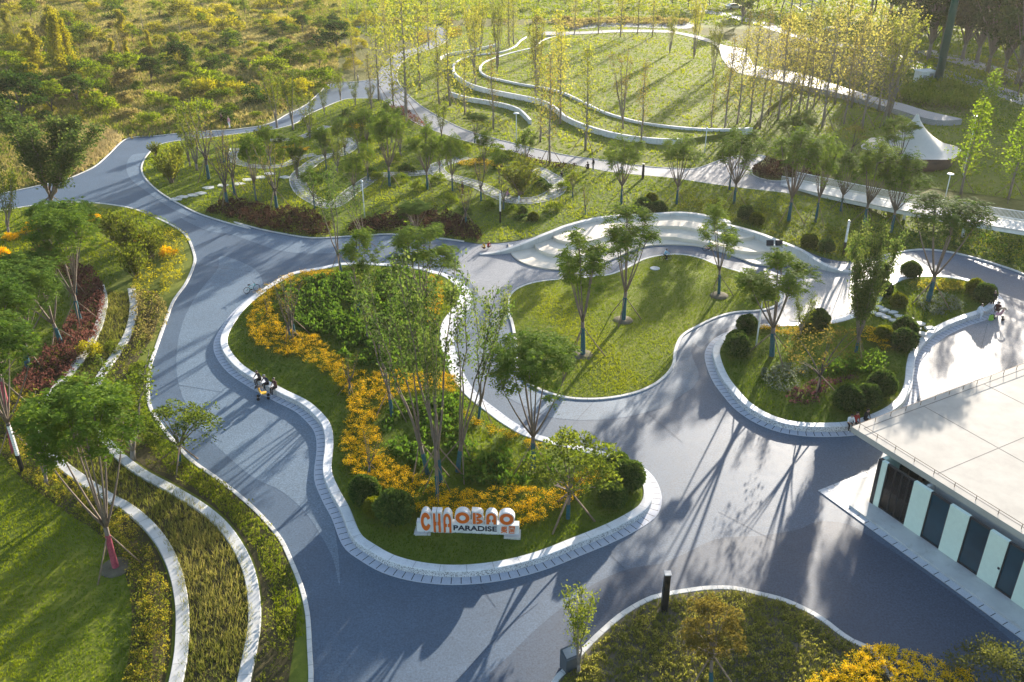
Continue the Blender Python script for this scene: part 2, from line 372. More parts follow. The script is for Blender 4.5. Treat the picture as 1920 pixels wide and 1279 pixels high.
# ------------------------------------------------------------------ sheets, ribbons, scatter
def sheet(name, C, z, mat, grid=None, hfun=None, step_in=.15):
    C = np.asarray(C)
    if area2(C) < 0: C = C[::-1]
    n = len(C); V = [Vector(p) for p in C]
    if grid:
        lo, hi = C.min(0), C.max(0)
        X, Y = np.meshgrid(np.arange(lo[0], hi[0], grid), np.arange(lo[1], hi[1], grid))
        Q = np.stack([X.ravel(), Y.ravel()], 1) + rng.uniform(-.15, .15, (X.size, 2))*grid
        Q = Q[inside(Q, C)]; Q = Q[dist(Q, C) > grid*.35]
        V += [Vector(q) for q in Q]
    vv, _, ff, _, _, _ = delaunay_2d_cdt(V, [], [list(range(n))], 1, 1e-5)
    P = np.array([(v[0], v[1]) for v in vv])
    Z = np.full(len(P), z) if hfun is None else hfun(P)
    me = bpy.data.meshes.new(name); me.from_pydata([(p[0], p[1], h) for p, h in zip(P, Z)], [], [tuple(f) for f in ff])
    me.polygons.foreach_set('use_smooth', [True]*len(me.polygons)); me.update()
    if len(me.polygons) and me.polygons[0].normal.z < 0: me.flip_normals()
    return link(name, me, None, mat)
def ribbon_mesh(name, C, o1, o2, z0, z1, mats_, closed, b=.02, hf=None):
    """a band swept along C between the side offsets o1 and o2 (right of travel positive)"""
    nn = normals2(C, closed); L = len(C); prof = [(o1, z0, 1), (o1, z1-b, 1), (o1+b*np.sign(o2-o1), z1, 0), (o2-b*np.sign(o2-o1), z1, 0), (o2, z1-b, 1), (o2, z0, 1)]
    s = np.concatenate([[0], np.cumsum(np.linalg.norm(np.diff(np.vstack([C, C[:1]]), axis=0), axis=1))])
    hz = hf(C) if hf is not None else np.zeros(L)
    vs = []
    for i in range(L):
        for o, z, _ in prof: p = C[i]+nn[i]*o; vs.append((p[0], p[1], z+hz[i]))
    fs = []; mi = []; uvs = []
    cm = (1, 0, 0, 0, 1); vv = (-1, 0, 0, 1, 1, 2); vv2 = [(-1, -1), (0, 0.02), (.02, .98), (.98, 1), (2, 2)]
    for i in range(L if closed else L-1):
        j = (i+1) % L
        for k in range(5):
            f = (i*6+k, j*6+k, j*6+k+1, i*6+k+1)
            fs.append(f); mi.append(cm[k]); a, c = vv2[k]; uvs += [(s[i], a), (s[i+1], a), (s[i+1], c), (s[i], c)]
    if not closed: 
        fs.append(tuple(range(6))); fs.append(tuple(range((L-1)*6+5, (L-1)*6-1, -1))); mi += [1, 1]; uvs += [(0, 0)]*12
    me = bpy.data.meshes.new(name); me.from_pydata(vs, [], fs); me.polygons.foreach_set('material_index', mi)
    ul = me.uv_layers.new(name='UVMap'); ul.data.foreach_set('uv', np.array(uvs, np.float32).ravel())
    for m_ in mats_: me.materials.append(m_)
    bm = bmesh.new(); bm.from_mesh(me); bmesh.ops.recalc_face_normals(bm, faces=bm.faces); bm.to_mesh(me); bm.free()
    return me
def rand_in(C, dens, margin=0.0, holes=()):
    C = np.asarray(C); lo, hi = C.min(0), C.max(0); n = int(dens*(hi[0]-lo[0])*(hi[1]-lo[1]))
    Q = rng.uniform(lo, hi, (n, 2)); Q = Q[inside(Q, C)]
    if margin: Q = Q[dist(Q, C) > margin]
    for h in holes: Q = Q[~inside(Q, np.asarray(h))]
    return Q
def leaf_quads(P, D, L, Wd, nrm=None, fold=.0):
    """diamond leaves at P along D, length L, width Wd"""
    n = len(P); D = unit(D)
    if nrm is None: nrm = rng.normal(size=(n, 3))
    S = unit(np.cross(D, nrm)); L = np.broadcast_to(L, n)[:, None]; Wd = np.broadcast_to(Wd, n)[:, None]
    mid = P + D*L*.45
    V = np.stack([P, mid+S*Wd*.5, P+D*L, mid-S*Wd*.5], 1).reshape(-1, 3)
    return V, np.arange(4*n).reshape(n, 4)
def patchy(Q, scale, seed):
    """smooth 0..1 field for clumping"""
    r = np.random.default_rng(seed); v = np.zeros(len(Q))
    for k in range(5):
        a = r.uniform(0, 2*math.pi); f = scale*r.uniform(.6, 1.8); ph = r.uniform(0, 6.28)
        v += np.sin((Q[:, 0]*math.cos(a)+Q[:, 1]*math.sin(a))*f + ph + 1.3*np.sin(Q[:, 0]*f*.7+ph*2))
    return np.clip(.5+v/6, 0, 1)
def grass(name, C, dens, hgt_, wid, mat, z, label, cat='grass', blades=3, holes=(), lean=.5, margin=.05, ps=.5, thin=0.):
    Q = rand_in(C, dens, margin, holes); f = patchy(Q, ps, 11)
    if thin: k = rng.random(len(Q)) < (1-thin)+thin*patchy(Q, 2.2, 5); Q = Q[k]; f = f[k]
    n = len(Q); zz = z(Q) if callable(z) else np.full(n, z)
    B = np.repeat(np.column_stack([Q, zz]), blades, 0); m = len(B); fb = np.repeat(f, blades)
    B[:, :2] += rng.normal(0, wid*.8, (m, 2)); a = rng.uniform(0, 2*math.pi, m)
    D = np.column_stack([np.cos(a)*lean, np.sin(a)*lean, np.ones(m)]); H = hgt_*rng.uniform(.5, 1.3, m)*(.7+.6*fb)
    S = np.column_stack([-np.sin(a), np.cos(a), np.zeros(m)])*(wid*rng.uniform(.6, 1.2, m))[:, None]*.5
    V = np.stack([B-S, B+S, B+D*H[:, None]], 1).reshape(-1, 3)
    me = np_mesh(name, V, np.arange(3*m).reshape(m, 3), np.clip(.15+.55*fb+rng.normal(0, .18, m), 0, 1))
    return stuff(link(name, me, None, mat), label, cat)
def cover(name, C, dens, h, leaf, mat, z, label, cat, holes=(), clump=.6, per=9, wr=.55, flowers=None, margin=.12, gap=.0, up=.5):
    """low planting: mounds of leaves (and flower heads on top) over a bed"""
    Q = rand_in(C, dens, margin, holes); f = patchy(Q, 1.6, 3)
    if gap: k = f > gap*rng.uniform(.4, 1.3, len(Q)); Q = Q[k]; f = f[k]
    n = len(Q); zz = z(Q) if callable(z) else np.full(n, z); tops = h*(.55+.75*f)*rng.uniform(.75, 1.2, n)
    t0 = rng.random(n)*.5+.25
    P = np.repeat(np.column_stack([Q, zz+tops]), per, 0); m = len(P); r = clump*.5/math.sqrt(dens)*2
    off = rng.normal(size=(m, 3)); off[:, 2] = np.abs(off[:, 2]); off = unit(off)
    rad = r*rng.uniform(.4, 1, m)[:, None]
    P[:, :2] += off[:, :2]*rad; P[:, 2] -= (1-off[:, 2])*np.repeat(tops, per)*rng.uniform(.5, 1, m)
    D = off + np.array([0, 0, up])*1 + rng.normal(0, .45, (m, 3))
    V, F = leaf_quads(P, D, leaf*rng.uniform(.7, 1.3, m), leaf*wr*rng.uniform(.7, 1.3, m))
    me = np_mesh(name, V, F, np.clip(np.repeat(t0, per)+rng.normal(0, .2, m), 0, 1))
    o = link(name, me, None, mat); stuff(o, label, cat)
    if flowers:
        fm, fn, fs = flowers; P2 = np.repeat(np.column_stack([Q, zz+tops+.03]), fn, 0); k = len(P2)
        keep = rng.random(k) < (.35+.75*np.repeat(patchy(Q, 2.6, 8), fn)); P2 = P2[keep]; k = len(P2)
        P2[:, :2] += rng.normal(0, r*.62, (k, 2)); P2[:, 2] += rng.normal(0, h*.12, k)
        a = rng.uniform(0, 6.28, k); D = np.column_stack([np.cos(a), np.sin(a), rng.normal(.25, .35, k)])
        nr = np.column_stack([rng.normal(0, .5, (k, 2)), np.ones(k)])
        L_ = fs*rng.uniform(.7, 1.3, k); P2 -= unit(D)*L_[:, None]*.5
        V, F = leaf_quads(P2, D, L_, L_*.9, nr)
        link(name.replace('_bed', '')+'_blossom', np_mesh(name+'f', V, F, rng.random(k)), o, fm)
    return o

# ------------------------------------------------------------------ the shapes on the ground, read from the photograph
c_left = K("P 576,1330 G 1735,1279 1728,1100 1715,900 1680,750 1620,600 1560,480 1450,350 1330,240 1200,140 1040,20 D 850,1110 825,960 840,850 880,730 930,590 970,490 1040,390 1085,280 1080,220 1040,130 960,70 810,0 A 880,1220 750,1170 620,1145 480,1133 320,1135 150,1155 0,1180 P -60,402")
c_ntop = K("P -60,368 A 0,1082 200,1042 360,1005 450,970 530,930 600,870 690,785 760,765 860,760 960,750 1130,735 1300,725 1450,705 1530,680 1600,640 1700,590 1780,520 1830,475 1904,462 B 100,455 200,440")
c_nw_s = K("B 235,560 200,552 60,552 0,562 A 1800,605 1720,642 1650,690 1560,717 1500,727 1300,752 1150,772 960,792 870,815")
c_gard = K("A 870,815 820,870 790,930 800,980 840,1030 900,1080 1000,1140 1100,1190 1250,1240 1400,1279 D 1300,50 1450,90 1600,120 1750,140 E 60,130 180,122 300,120 550,142 770,172")
c_amph = K("E 770,172 900,165 1050,140 1150,110 1250,70 1380,35 1500,15 1700,5 C 0,1185 150,1205 260,1235 F 150,42 290,72 430,112 560,162 680,207 780,247 880,268 1000,268")
c_ramp_n = K("F 1000,268 1100,245 1200,222 1330,205 1480,218 1620,250 1760,292 1904,345 P 2000,560")
c_np_s = K("B 235,560 300,610 420,690 560,745 700,790 960,850 1100,890 1300,920 1500,960 1850,995 C 0,1003 250,1040 600,1080")
c_np_n = K("C 690,968 560,1010 470,1005 390,975 400,925 460,880 440,868 330,868 220,890 130,925 50,945 B 1850,940 1700,930 1500,900 1300,875 1100,835 960,800 800,760 680,720 560,660 430,580 330,480 310,430 320,380 370,320 470,285 560,250 600,205 580,170 545,145")
c_np_w = K("B 545,145 470,146 300,143 100,143 100,156 300,157 440,160 490,165 520,190 500,220 430,260 330,290 260,330 210,400 200,440")
c_isl = K("D 1904,275 1780,300 1640,325 1560,360 1450,430 1340,520 1270,610 1230,690 1240,760 1310,850 1430,930 1560,1000 1680,1060 1760,1130 1800,1190 1812,1279 G 1800,100 1840,210 1900,320 H 60,470 150,540 260,600 400,640 560,660 700,660 850,645 1000,615 1150,570 1300,510 1450,450 1560,400 1650,350 1705,310 1733,260 1735,200 1710,130 1660,75 1580,30 1490,0 E 1080,1230 940,1160 830,1080 740,1010 680,940 640,870 610,790 590,720 590,640 610,590 650,540 682,490 695,455 680,410 640,370 580,335 520,320 450,300 330,285 180,275 60,275")
c_lawn = K("E 930,500 945,450 1000,410 1100,380 1250,365 1380,355 1500,340 1600,300 1690,255 1800,232 1904,230 F 100,250 200,290 330,330 430,365 510,410 550,460 540,500 480,530 410,543 300,550 200,575 100,620 0,680 E 1865,760 1850,850 1780,930 1680,985 1550,1020 1400,1035 1250,1025 1130,990 1050,950 1000,905 978,840 975,760 968,690 950,600 932,550")
c_plant = K("F 270,655 200,700 168,760 180,830 215,910 270,985 340,1060 440,1125 560,1170 700,1190 860,1190 960,1180 1060,1150 1170,1100 1240,1040 1280,960 1292,850 1310,780 1370,700 1450,640 1560,590 1680,550 1735,520 1762,480 1745,440 1690,400 1590,365 1480,345 1350,338 1220,352 1140,390 1100,430 1050,500 970,550 850,590 740,605 600,610 400,622")
c_bed = K("P 1030,1330 H 1170,1279 1250,1190 1330,1100 1430,1000 1560,890 1700,810 1780,785 1880,765 I 0,762 130,745 280,745 420,775 560,810 700,870 800,930 890,1000 960,1045 1070,1100 P 1690,1290 1720,1340 1400,1400")
W_left = PX(c_left); W_np_s = PX(c_np_s)
C_left = curve(W_left, False, .6)
C_isl = curve(PX(c_isl, .48), True, .5)
C_lawn = curve(PX(c_lawn, .08), True, .5)
C_plant = curve(PX(c_plant, .48), True, .5)
C_bed = curve(PX(c_bed, .1), True, .5)
C_amph = curve(PX(c_amph, 1.2), False, .5)
for nm in ('C_isl', 'C_lawn', 'C_plant', 'C_bed'):
    if area2(globals()[nm]) < 0: globals()[nm] = globals()[nm][::-1]
C_gard = curve(PX(c_gard), False, .6)
C_nws = curve(PX(c_nw_s), False, .6)
C_nps = curve(PX(c_np_s), False, .6)
C_npn = curve(PX(c_np_n), False, .6)
C_npw = curve(PX(c_np_w), False, .8)
C_ntop = curve(PX(c_ntop), False, .6)
C_rampn = curve(PX(c_ramp_n), False, .6)
# ------------------------------------------------------------------ ground, roads, paths
struct(sheet('ground', np.array([(-1800, -60), (1800, -60), (1800, 2500), (-1800, 2500)]), 0, MT['field']))
mainpoly = np.vstack([C_left, C_ntop[:12], PX(K("A 690,785 770,775")), C_gard[2:], curve(PX(c_amph), False, .6)[1:], C_rampn[1:], PX(K("P 2300,700 2300,1500 1500,1600 576,1500"), 0)])
def prune(C):
    k = [0]
    for i in range(1, len(C)):
        if np.linalg.norm(C[i]-C[k[-1]]) > .05: k.append(i)
    return C[k]
mainpoly = np.vstack([C_left, C_ntop, C_npw[::-1][:1], C_nws, C_gard[1:], curve(PX(c_amph), False, .6)[1:], C_rampn[1:], PX(K("P 2300,760 2300,1500 1500,1700 576,1700"), 0)])
ROAD = prune(mainpoly)
struct(sheet('road', ROAD, .02, MT['asph']))
npath = prune(np.vstack([C_nps, C_npn, C_npw[1:]]))
struct(sheet('path', npath, .024, MT['path']))
# inlaid pale bands of the road, and a dark one with painted shade
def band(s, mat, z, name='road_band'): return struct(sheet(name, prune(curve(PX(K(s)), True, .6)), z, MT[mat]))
band("D 1230,240 1215,310 1110,440 1040,560 1000,680 985,800 990,920 1020,1030 1070,1110 1150,1240 G 1400,130 1560,210 1700,330 1800,480 1860,600 1895,750 1915,950 1920,1279 H 830,1279 930,1130 1060,1010 1200,885 1400,740 1550,660 I 0,590 200,480 420,455 640,425 830,300 700,100 F 700,1220 560,1185 430,1135 330,1065 250,985 205,920 170,830 155,760 190,690 250,650 100,690 0,900 E 1600,1150 1200,1140 1000,1090 860,1020 780,960 720,860 1060,1000 1300,1279 H 1700,130 1500,400 1000,600 700,640 200,560 G 1850,300 D 1790,1200 1700,1080 1400,920 1230,800 1210,700 1300,560 1450,420 1600,320 1350,210", 'asph_l', .026) if False else None
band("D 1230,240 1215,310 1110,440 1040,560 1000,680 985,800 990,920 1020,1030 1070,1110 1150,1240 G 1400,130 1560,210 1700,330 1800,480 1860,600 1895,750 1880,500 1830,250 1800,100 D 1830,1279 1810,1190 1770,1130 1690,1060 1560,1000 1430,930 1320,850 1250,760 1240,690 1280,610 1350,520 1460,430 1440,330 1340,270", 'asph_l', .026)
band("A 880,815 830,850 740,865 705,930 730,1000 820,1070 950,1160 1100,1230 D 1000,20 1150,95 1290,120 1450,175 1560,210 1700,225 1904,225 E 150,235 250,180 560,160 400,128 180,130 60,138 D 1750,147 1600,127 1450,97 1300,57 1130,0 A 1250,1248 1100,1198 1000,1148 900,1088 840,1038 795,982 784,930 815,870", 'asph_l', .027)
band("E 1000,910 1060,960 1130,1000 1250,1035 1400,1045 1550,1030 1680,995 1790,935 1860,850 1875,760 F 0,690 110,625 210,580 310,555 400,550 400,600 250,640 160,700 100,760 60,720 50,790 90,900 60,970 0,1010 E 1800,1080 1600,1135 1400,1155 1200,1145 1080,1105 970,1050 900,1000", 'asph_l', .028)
band("H 820,1279 950,1120 1060,1010 1200,890 1400,740 1600,650 1780,620 I 0,570 200,480 430,465 640,430 770,385 1000,440 1904,1120 1904,1500 0,1500 H 1200,1400", 'asph_d', .026)  # dark asphalt sheet: the pavilion's shadow is put into its colour
band("E 590,330 760,185 930,185 945,235 1000,280 1200,325 1340,320 1450,295 1560,255 1500,335 1380,350 1250,360 1100,375 1000,402 940,445 925,500 930,560 880,640 830,560 780,480 730,400 680,350", 'path', .029, 'pavement')
band("F 600,300 740,275 900,285 1000,275 1150,240 1300,222 1340,330 1230,340 1130,380 1090,430 1040,495 960,545 850,580 740,597 600,600 560,530 560,460 520,405", 'path_l', .030, 'pavement')
band("F 1300,1040 1310,930 1325,800 1390,715 1470,655 1580,600 1700,560 1765,520 1800,470 1904,560 P 2100,620 2100,900 F 1904,900", 'path', .030, 'pavement')
FARP = PX(K('B 60,200 130,200 230,260 400,200 480,160 700,100 P 1450,50 1660,120 1960,200 1960,-30 560,-30'))
struct(sheet('lawn', PX(K('B -60,60 A 1904,200 B 100,200 300,120 700,100 P 1500,60 1960,260 1960,-60 P 640,-60')), .012, MT['lawn_y']))
# lawns and beds outside the islands
leftpark = prune(np.vstack([C_left, PX(K("P -260,420 -500,1400 576,1500"))]))
if area2(leftpark) < 0: leftpark = leftpark[::-1]
struct(sheet('lawn', leftpark, .07, MT['lawn_y']))
gard = prune(np.vstack([C_nws, C_gard[1:], curve(PX(c_amph), False, .6)[1:-1], PX(K("F 1000,262 1100,235 1200,212 1330,195 1480,208 1620,240 1760,282 1904,335 P 2100,540 C 1904,1279 1300,1165 600,1085")), C_nps[::-1][1:-1]]))
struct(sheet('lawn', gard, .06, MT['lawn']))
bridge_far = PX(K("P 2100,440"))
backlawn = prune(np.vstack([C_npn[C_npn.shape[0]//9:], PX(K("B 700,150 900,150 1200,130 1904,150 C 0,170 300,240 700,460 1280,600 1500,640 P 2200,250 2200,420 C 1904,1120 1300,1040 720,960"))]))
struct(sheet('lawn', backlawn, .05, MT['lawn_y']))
# kerbs
def kerb(C, closed=False, w_=.24, z1=.12, z0=0., off=0, name='kerb', mat='kerb'):
    return struct(link(name, ribbon_mesh(name, C, off, off-w_, z0, z1, (MT[mat], MT[mat]), closed)))
def trimc(C): return prune(C)
kerb(C_left, False, .26, .12, off=0.13); kerb(np.vstack([C_nws[2:], C_gard[1:-3]]), False, .2, .11, off=.1)
kerb(C_ntop, False, .18, .10, off=.09); kerb(C_nps, False, .14, .09, off=.07); kerb(C_npn, False, .14, .09, off=.07)
kerb(C_rampn, False, .22, .14, off=.11)
kerb(C_lawn, True, .26, .11, off=.13); kerb(C_bed, True, .34, .16, off=.0)
# ------------------------------------------------------------------ raised islands behind seat walls
def smooth01(t): t = np.clip(t, 0, 1); return t*t*(3-2*t)
def mound(C, z, dome, r): return lambda Q: z + dome*smooth01(dist(np.asarray(Q), C)/r)
H_isl = mound(C_isl[::2], .40, .45, 5.0); H_plant = mound(C_plant[::2], .40, .35, 4.0)
H_lawn = mound(C_lawn[::2], .085, .22, 7.0); H_bed = mound(C_bed[::2], .13, .25, 4.0)
def seat_wall(C, label, wide=None):
    t = struct(empty('seat_wall', (0, 0, 0))); t['label'] = label; t['category'] = 'seat wall'
    link('coping', ribbon_mesh('coping', C, 0, -.62, 0, .48, (MT['white'], MT['pebble']), True, .03), t)
    link('drain_ring', ribbon_mesh('drain_ring', C, .66, .0, 0, .045, (MT['slot'], MT['conc']), True, .005), t)
    return t
def wall_thing(name, C, o1, o2, z0, z1, mats_, closed, label, cat, b=.03):
    o = link(name, ribbon_mesh(name, C, o1, o2, z0, z1, mats_, closed, b)); tag(o, label, cat); return o
def seat_wall(C, label):
    t = empty('seat_wall', (0, 0, 0)); tag(t, label, 'seat wall')
    link('coping', ribbon_mesh('coping', C, 0, -.60, 0, .48, (MT['white'], MT['pebble']), True, .035), t)
    link('drain_ring', ribbon_mesh('drain_ring', C, .62, .0, 0, .045, (MT['slot'], MT['conc']), True, .005), t)
seat_wall(C_isl, 'white terrazzo seat wall curving round the big yellow flower island')
seat_wall(C_plant, 'white terrazzo seat wall round the planter with clipped balls beside the flat roofed building')
struct(sheet('planting_bed', offset(C_isl, -.5), 0, MT['lawn'], .9, H_isl))
struct(sheet('planting_bed', offset(C_plant, -.5), 0, MT['lawn'], .9, H_plant))
struct(sheet('lawn', offset(C_lawn, -.1), 0, MT['lawn_y'], 1.2, H_lawn))
struct(sheet('planting_bed', offset(C_bed, -.3), 0, MT['mulch'], .9, H_bed))
# ------------------------------------------------------------------ amphitheatre: back wall and three low steps
tag(link('retaining_wall', ribbon_mesh('retaining_wall', C_amph, .25, -.28, 0, 1.2, (MT['conc'], MT['conc']), False, .03, lambda C: -1.08+1.08*smooth01(np.minimum(np.arange(len(C)), np.arange(len(C))[::-1])/16.))), 'tall pale concrete wall sweeping round the back of the stepped terrace', 'wall')
def tier(s, z1, label):
    pts = K(s); front = curve(PX(pts, z1), False, .4)
    a, b_ = front[0], front[-1]
    ia = np.argmin(np.linalg.norm(C_amph-a, axis=1)); ib = np.argmin(np.linalg.norm(C_amph-b_, axis=1))
    back = C_amph[min(ia, ib):max(ia, ib)+1]; back = back if ia > ib else back[::-1]
    poly = prune(np.vstack([front, back[::1]]))
    if np.linalg.norm(poly[0]-poly[-1]) < .05: poly = poly[:-1]
    mb = MB(); mb.prism(list(map(tuple, poly)), 0, z1, 0, 1)
    tag(link('terrace_step', mb.mesh('terrace_step', (MT['deckw'], MT['deckw']))), label, 'step')
    return front
t1 = tier("E 930,168 938,205 962,240 1010,272 1090,297 1200,312 1330,306 1440,282 1540,242 1620,204 1720,178 1830,172 1904,174 F 80,180 200,208 320,248 410,280 560,292 700,272 770,248", .16, 'lowest and widest pale stone step of the curved terrace')
t2 = tier("E 1068,140 1075,170 1100,200 1160,224 1250,235 1370,230 1470,205 1540,170 1640,142 1750,130 1860,132 F 0,140 120,160 220,185 320,208 430,214 520,200 580,172", .50, 'middle pale stone step of the curved terrace')
t3 = tier("E 1172,106 1180,125 1210,146 1300,162 1400,148 1500,118 1620,84 1740,70 1904,74 F 100,92 230,122 310,140 380,132 430,114", .85, 'topmost pale stone step of the curved terrace against its back wall')
struct(link('drain_ring', ribbon_mesh('drain_ring', t1, .5, .0, 0, .04, (MT['slot'], MT['conc']), False, .005) if area2(np.vstack([t1, C_amph])) > 0 else ribbon_mesh('drain_ring', t1, -.5, .0, 0, .04, (MT['slot'], MT['conc']), False, .005)))
# ------------------------------------------------------------------ pale strips in the left park, terrace walls on the far lawn
def strip(s, w_, z1, name, label, cat, mat='white', z=0.1, flip=False):
    C = curve(PX(K(s), z), False, .5)
    return wall_thing(name, C, w_/2, -w_/2, 0, z1, (MT[mat], MT['conc'] if mat != 'white' else MT['white']), False, label, cat)
S1 = "P 246,540 250,570 247,600 238,628 222,655 203,682 186,708 176,735 178,775 192,815 213,843 G 770,95 950,195 1115,295 1235,395 1320,510 1375,620 1405,730 1418,840 1418,945 1400,1070 1375,1190 1357,1279 1330,1400"
S2 = "P 188,535 194,560 190,590 178,625 150,672 115,715 80,752 66,785 76,825 110,865 150,895 205,932 G 700,295 800,375 885,470 945,575 985,685 1008,800 1017,900 1016,1000 1010,1100 995,1200 978,1279 950,1400"
strip(S1, .68, .26, 'border_wall', 'outer white stone edging strip curving through the left park beside the road', 'edging wall', 'conc', .26)
strip(S2, .72, .26, 'border_wall', 'inner white stone edging strip curving past the red hedge and the left lawn', 'edging wall', 'conc', .26)
tw = [("B 1260,195 1190,203 1120,225 1070,262 960,290 860,320 800,345 775,370 780,400 820,425 880,440 1000,465 1150,490 1240,515 1340,560 1440,610 1540,645 1680,680 1904,708 C 200,718 390,712", .42, 1.0, 'uppermost long white retaining wall winding along the edge of the great lawn'),
      ("B 1030,205 1000,225 960,262 880,290 770,302 690,320 635,348 625,390 660,430 720,465 800,490 920,515 1050,540 1140,565 1205,605 1250,645 1350,690 1480,730 1620,757 1780,772 1904,772", .42, .9, 'second white retaining wall winding below the great lawn'),
      ("B 860,245 790,262 700,280 620,292 560,312 550,330", .35, .6, 'short white wall curving at the far upper end of the lawn walls'),
      ("B 600,510 640,522 700,540 820,560 920,580 990,605 1030,640 1055,668", .4, .8, 'short low white wall with a curled end below the lawn walls')]
for s, wd, z1, lb in tw: strip(s, wd, z1, 'retaining_wall', lb, 'retaining wall', 'white', z1)
# great lawn raised behind the uppermost wall
C_w1 = curve(PX(K(tw[0][0]), .9), False, .8); C_w2 = curve(PX(K(tw[1][0]), .8), False, .8)
big = prune(np.vstack([C_w1, PX(K("C 480,600 620,500 480,440 320,410 230,340 160,240 0,195 B 1800,180 1550,178 1340,190"), .9)]))
mbp = MB(); mbp.prism(list(map(tuple, big)), 0, .82, 0); struct(link('lawn', mbp.mesh('lawn', (MT['lawn_y'],))))
mid = prune(np.vstack([C_w2, C_w1[::-1]]))
mbp = MB(); mbp.prism(list(map(tuple, mid)), 0, .62, 0); struct(link('lawn', mbp.mesh('lawn', (MT['lawn_y'],))))
rimp = prune(curve(PX(K("B 1130,178 1340,176 1550,166 1800,168 C 0,183 110,205 240,255 345,272 400,360 500,385 640,405 800,455 920,492 1100,548 1230,578 1350,615 1500,650 1560,665 1400,668 1180,606 1100,586 980,548 820,508 620,466 480,440 300,402 225,335 180,250 0,195 B 1800,182 1550,180 1340,190 1130,195"), .9), True, 1.0))
mbp = MB(); mbp.prism(list(map(tuple, rimp)), 0, .9, 0); struct(link('path', mbp.mesh('path', (MT['path_l'],))))
for st_, wd_ in (("C 1130,290 1290,365 1480,415 1640,470 1780,515 1904,560 P 2100,245", 5.5), ("C 100,60 300,95 470,140 620,190 800,235 1000,270 1130,292", 5.0), ("C 1330,285 1480,320 1640,365 1780,400 1904,440 P 2060,180", 6.0)):
    cc = curve(PX(K(st_)), False, 1.2); struct(sheet('road', prune(np.vstack([offset(cc, wd_/2, False), offset(cc, -wd_/2, False)[::-1]])), .05 if wd_ > 5 else .055, MT['path_l']))
struct(sheet('pavement', prune(curve(PX(K("B 1190,128 1350,115 1600,112 1904,120 C 60,130 40,160 B 1800,160 1500,150 1320,165 1240,155")), True, 1.5)), .09, MT['path']))
# garden paths
def ribpath(s, w_, z, mat): 
    C = curve(PX(K(s)), False, .5); k = prune(np.vstack([offset(C, w_/2, False), offset(C, -w_/2, False)[::-1]])); struct(sheet('path', k, z, MT[mat]))
    for sg in (1, -1): struct(link('kerb', ribbon_mesh('kerb', C, sg*w_/2, sg*(w_/2+.12), 0, z+.03, (MT['kerb'], MT['kerb']), False)))
    return C
GPAV = m_slot('paver_rows', (.20, .205, .215), .78, .50, .16, .84, (.46, .455, .43))
GP1 = ribpath("B 700,880 600,905 530,935 560,980 640,1000 760,1035 860,1085 950,1118 1060,1122 1150,1100 1205,1060 1195,1010 1130,968 1080,945", 2.0, .09, 'path')
GP2 = ribpath("B 530,960 350,975 200,985 120,1030 60,1070 A 1850,1150 1740,1110 1680,1060 1660,990 1720,930 1800,880 1904,860 B 60,810 20,775", 1.8, .094, 'path')
GP3 = ribpath("A 1500,785 1640,778 1740,745 1830,705", 1.2, .09, 'path'); GP4 = ribpath("A 1310,830 1300,890 1380,925 1500,935 1600,920 1680,880 1760,865", 1.1, .098, 'path')

for C_, w_, z_ in ((GP1[12:], .75, .102), (GP2, .55, .106)): struct(link('path', ribbon_mesh('path', C_, -w_, w_, .02, z_, (GPAV, GPAV), False, .003)))
# ------------------------------------------------------------------ plants: one set of meshes per kind, shared by every plant of the kind
def prng(s): return np.random.default_rng(s)
def fronds(r, P, D, L, droop, n=5, wfac=.42):
    """feathery leaves: pairs of leaflets along a drooping midrib"""
    k = len(P); out_p, out_d, out_l = [], [], []
    z = np.array([0, 0, 1.]); S = unit(np.cross(D, z)+1e-4)
    for j in range(n):
        t = (j+.6)/n; A = P + D*(L*t)[:, None] - z*(droop*L*t*t)[:, None]
        w_ = L*wfac*math.sin(math.pi*min(.18+t*.8, 1))**.7
        for sg in (-1, 1):
            out_p.append(A); out_d.append(S*sg + D*.55 - z*.25 + r.normal(0, .12, (k, 3))); out_l.append(w_)
    return np.vstack(out_p), np.vstack(out_d), np.concatenate(out_l), np.tile(np.arange(k), 2*n)
def bez(a, b, c, n=7):
    t = np.linspace(0, 1, n)[:, None]; return (1-t)**2*np.array(a)+2*t*(1-t)*np.array(b)+t*t*np.array(c)
def stakes(spec, r, h=1.9, d=1.5, n=3):
    a0 = r.uniform(0, 6)
    for i in range(n):
        a = a0+2*math.pi*i/n; mb = MB(); mb.tube([(.09*math.cos(a), .09*math.sin(a), h), (d*math.cos(a), d*math.sin(a), -.15)], [.035, .045], 5)
        spec.append(('stake', mb.mesh('stake', (MT['stake'],)), None))
def trunk_mesh(mb, name, mat): return mb.mesh(name, (MT[mat],))
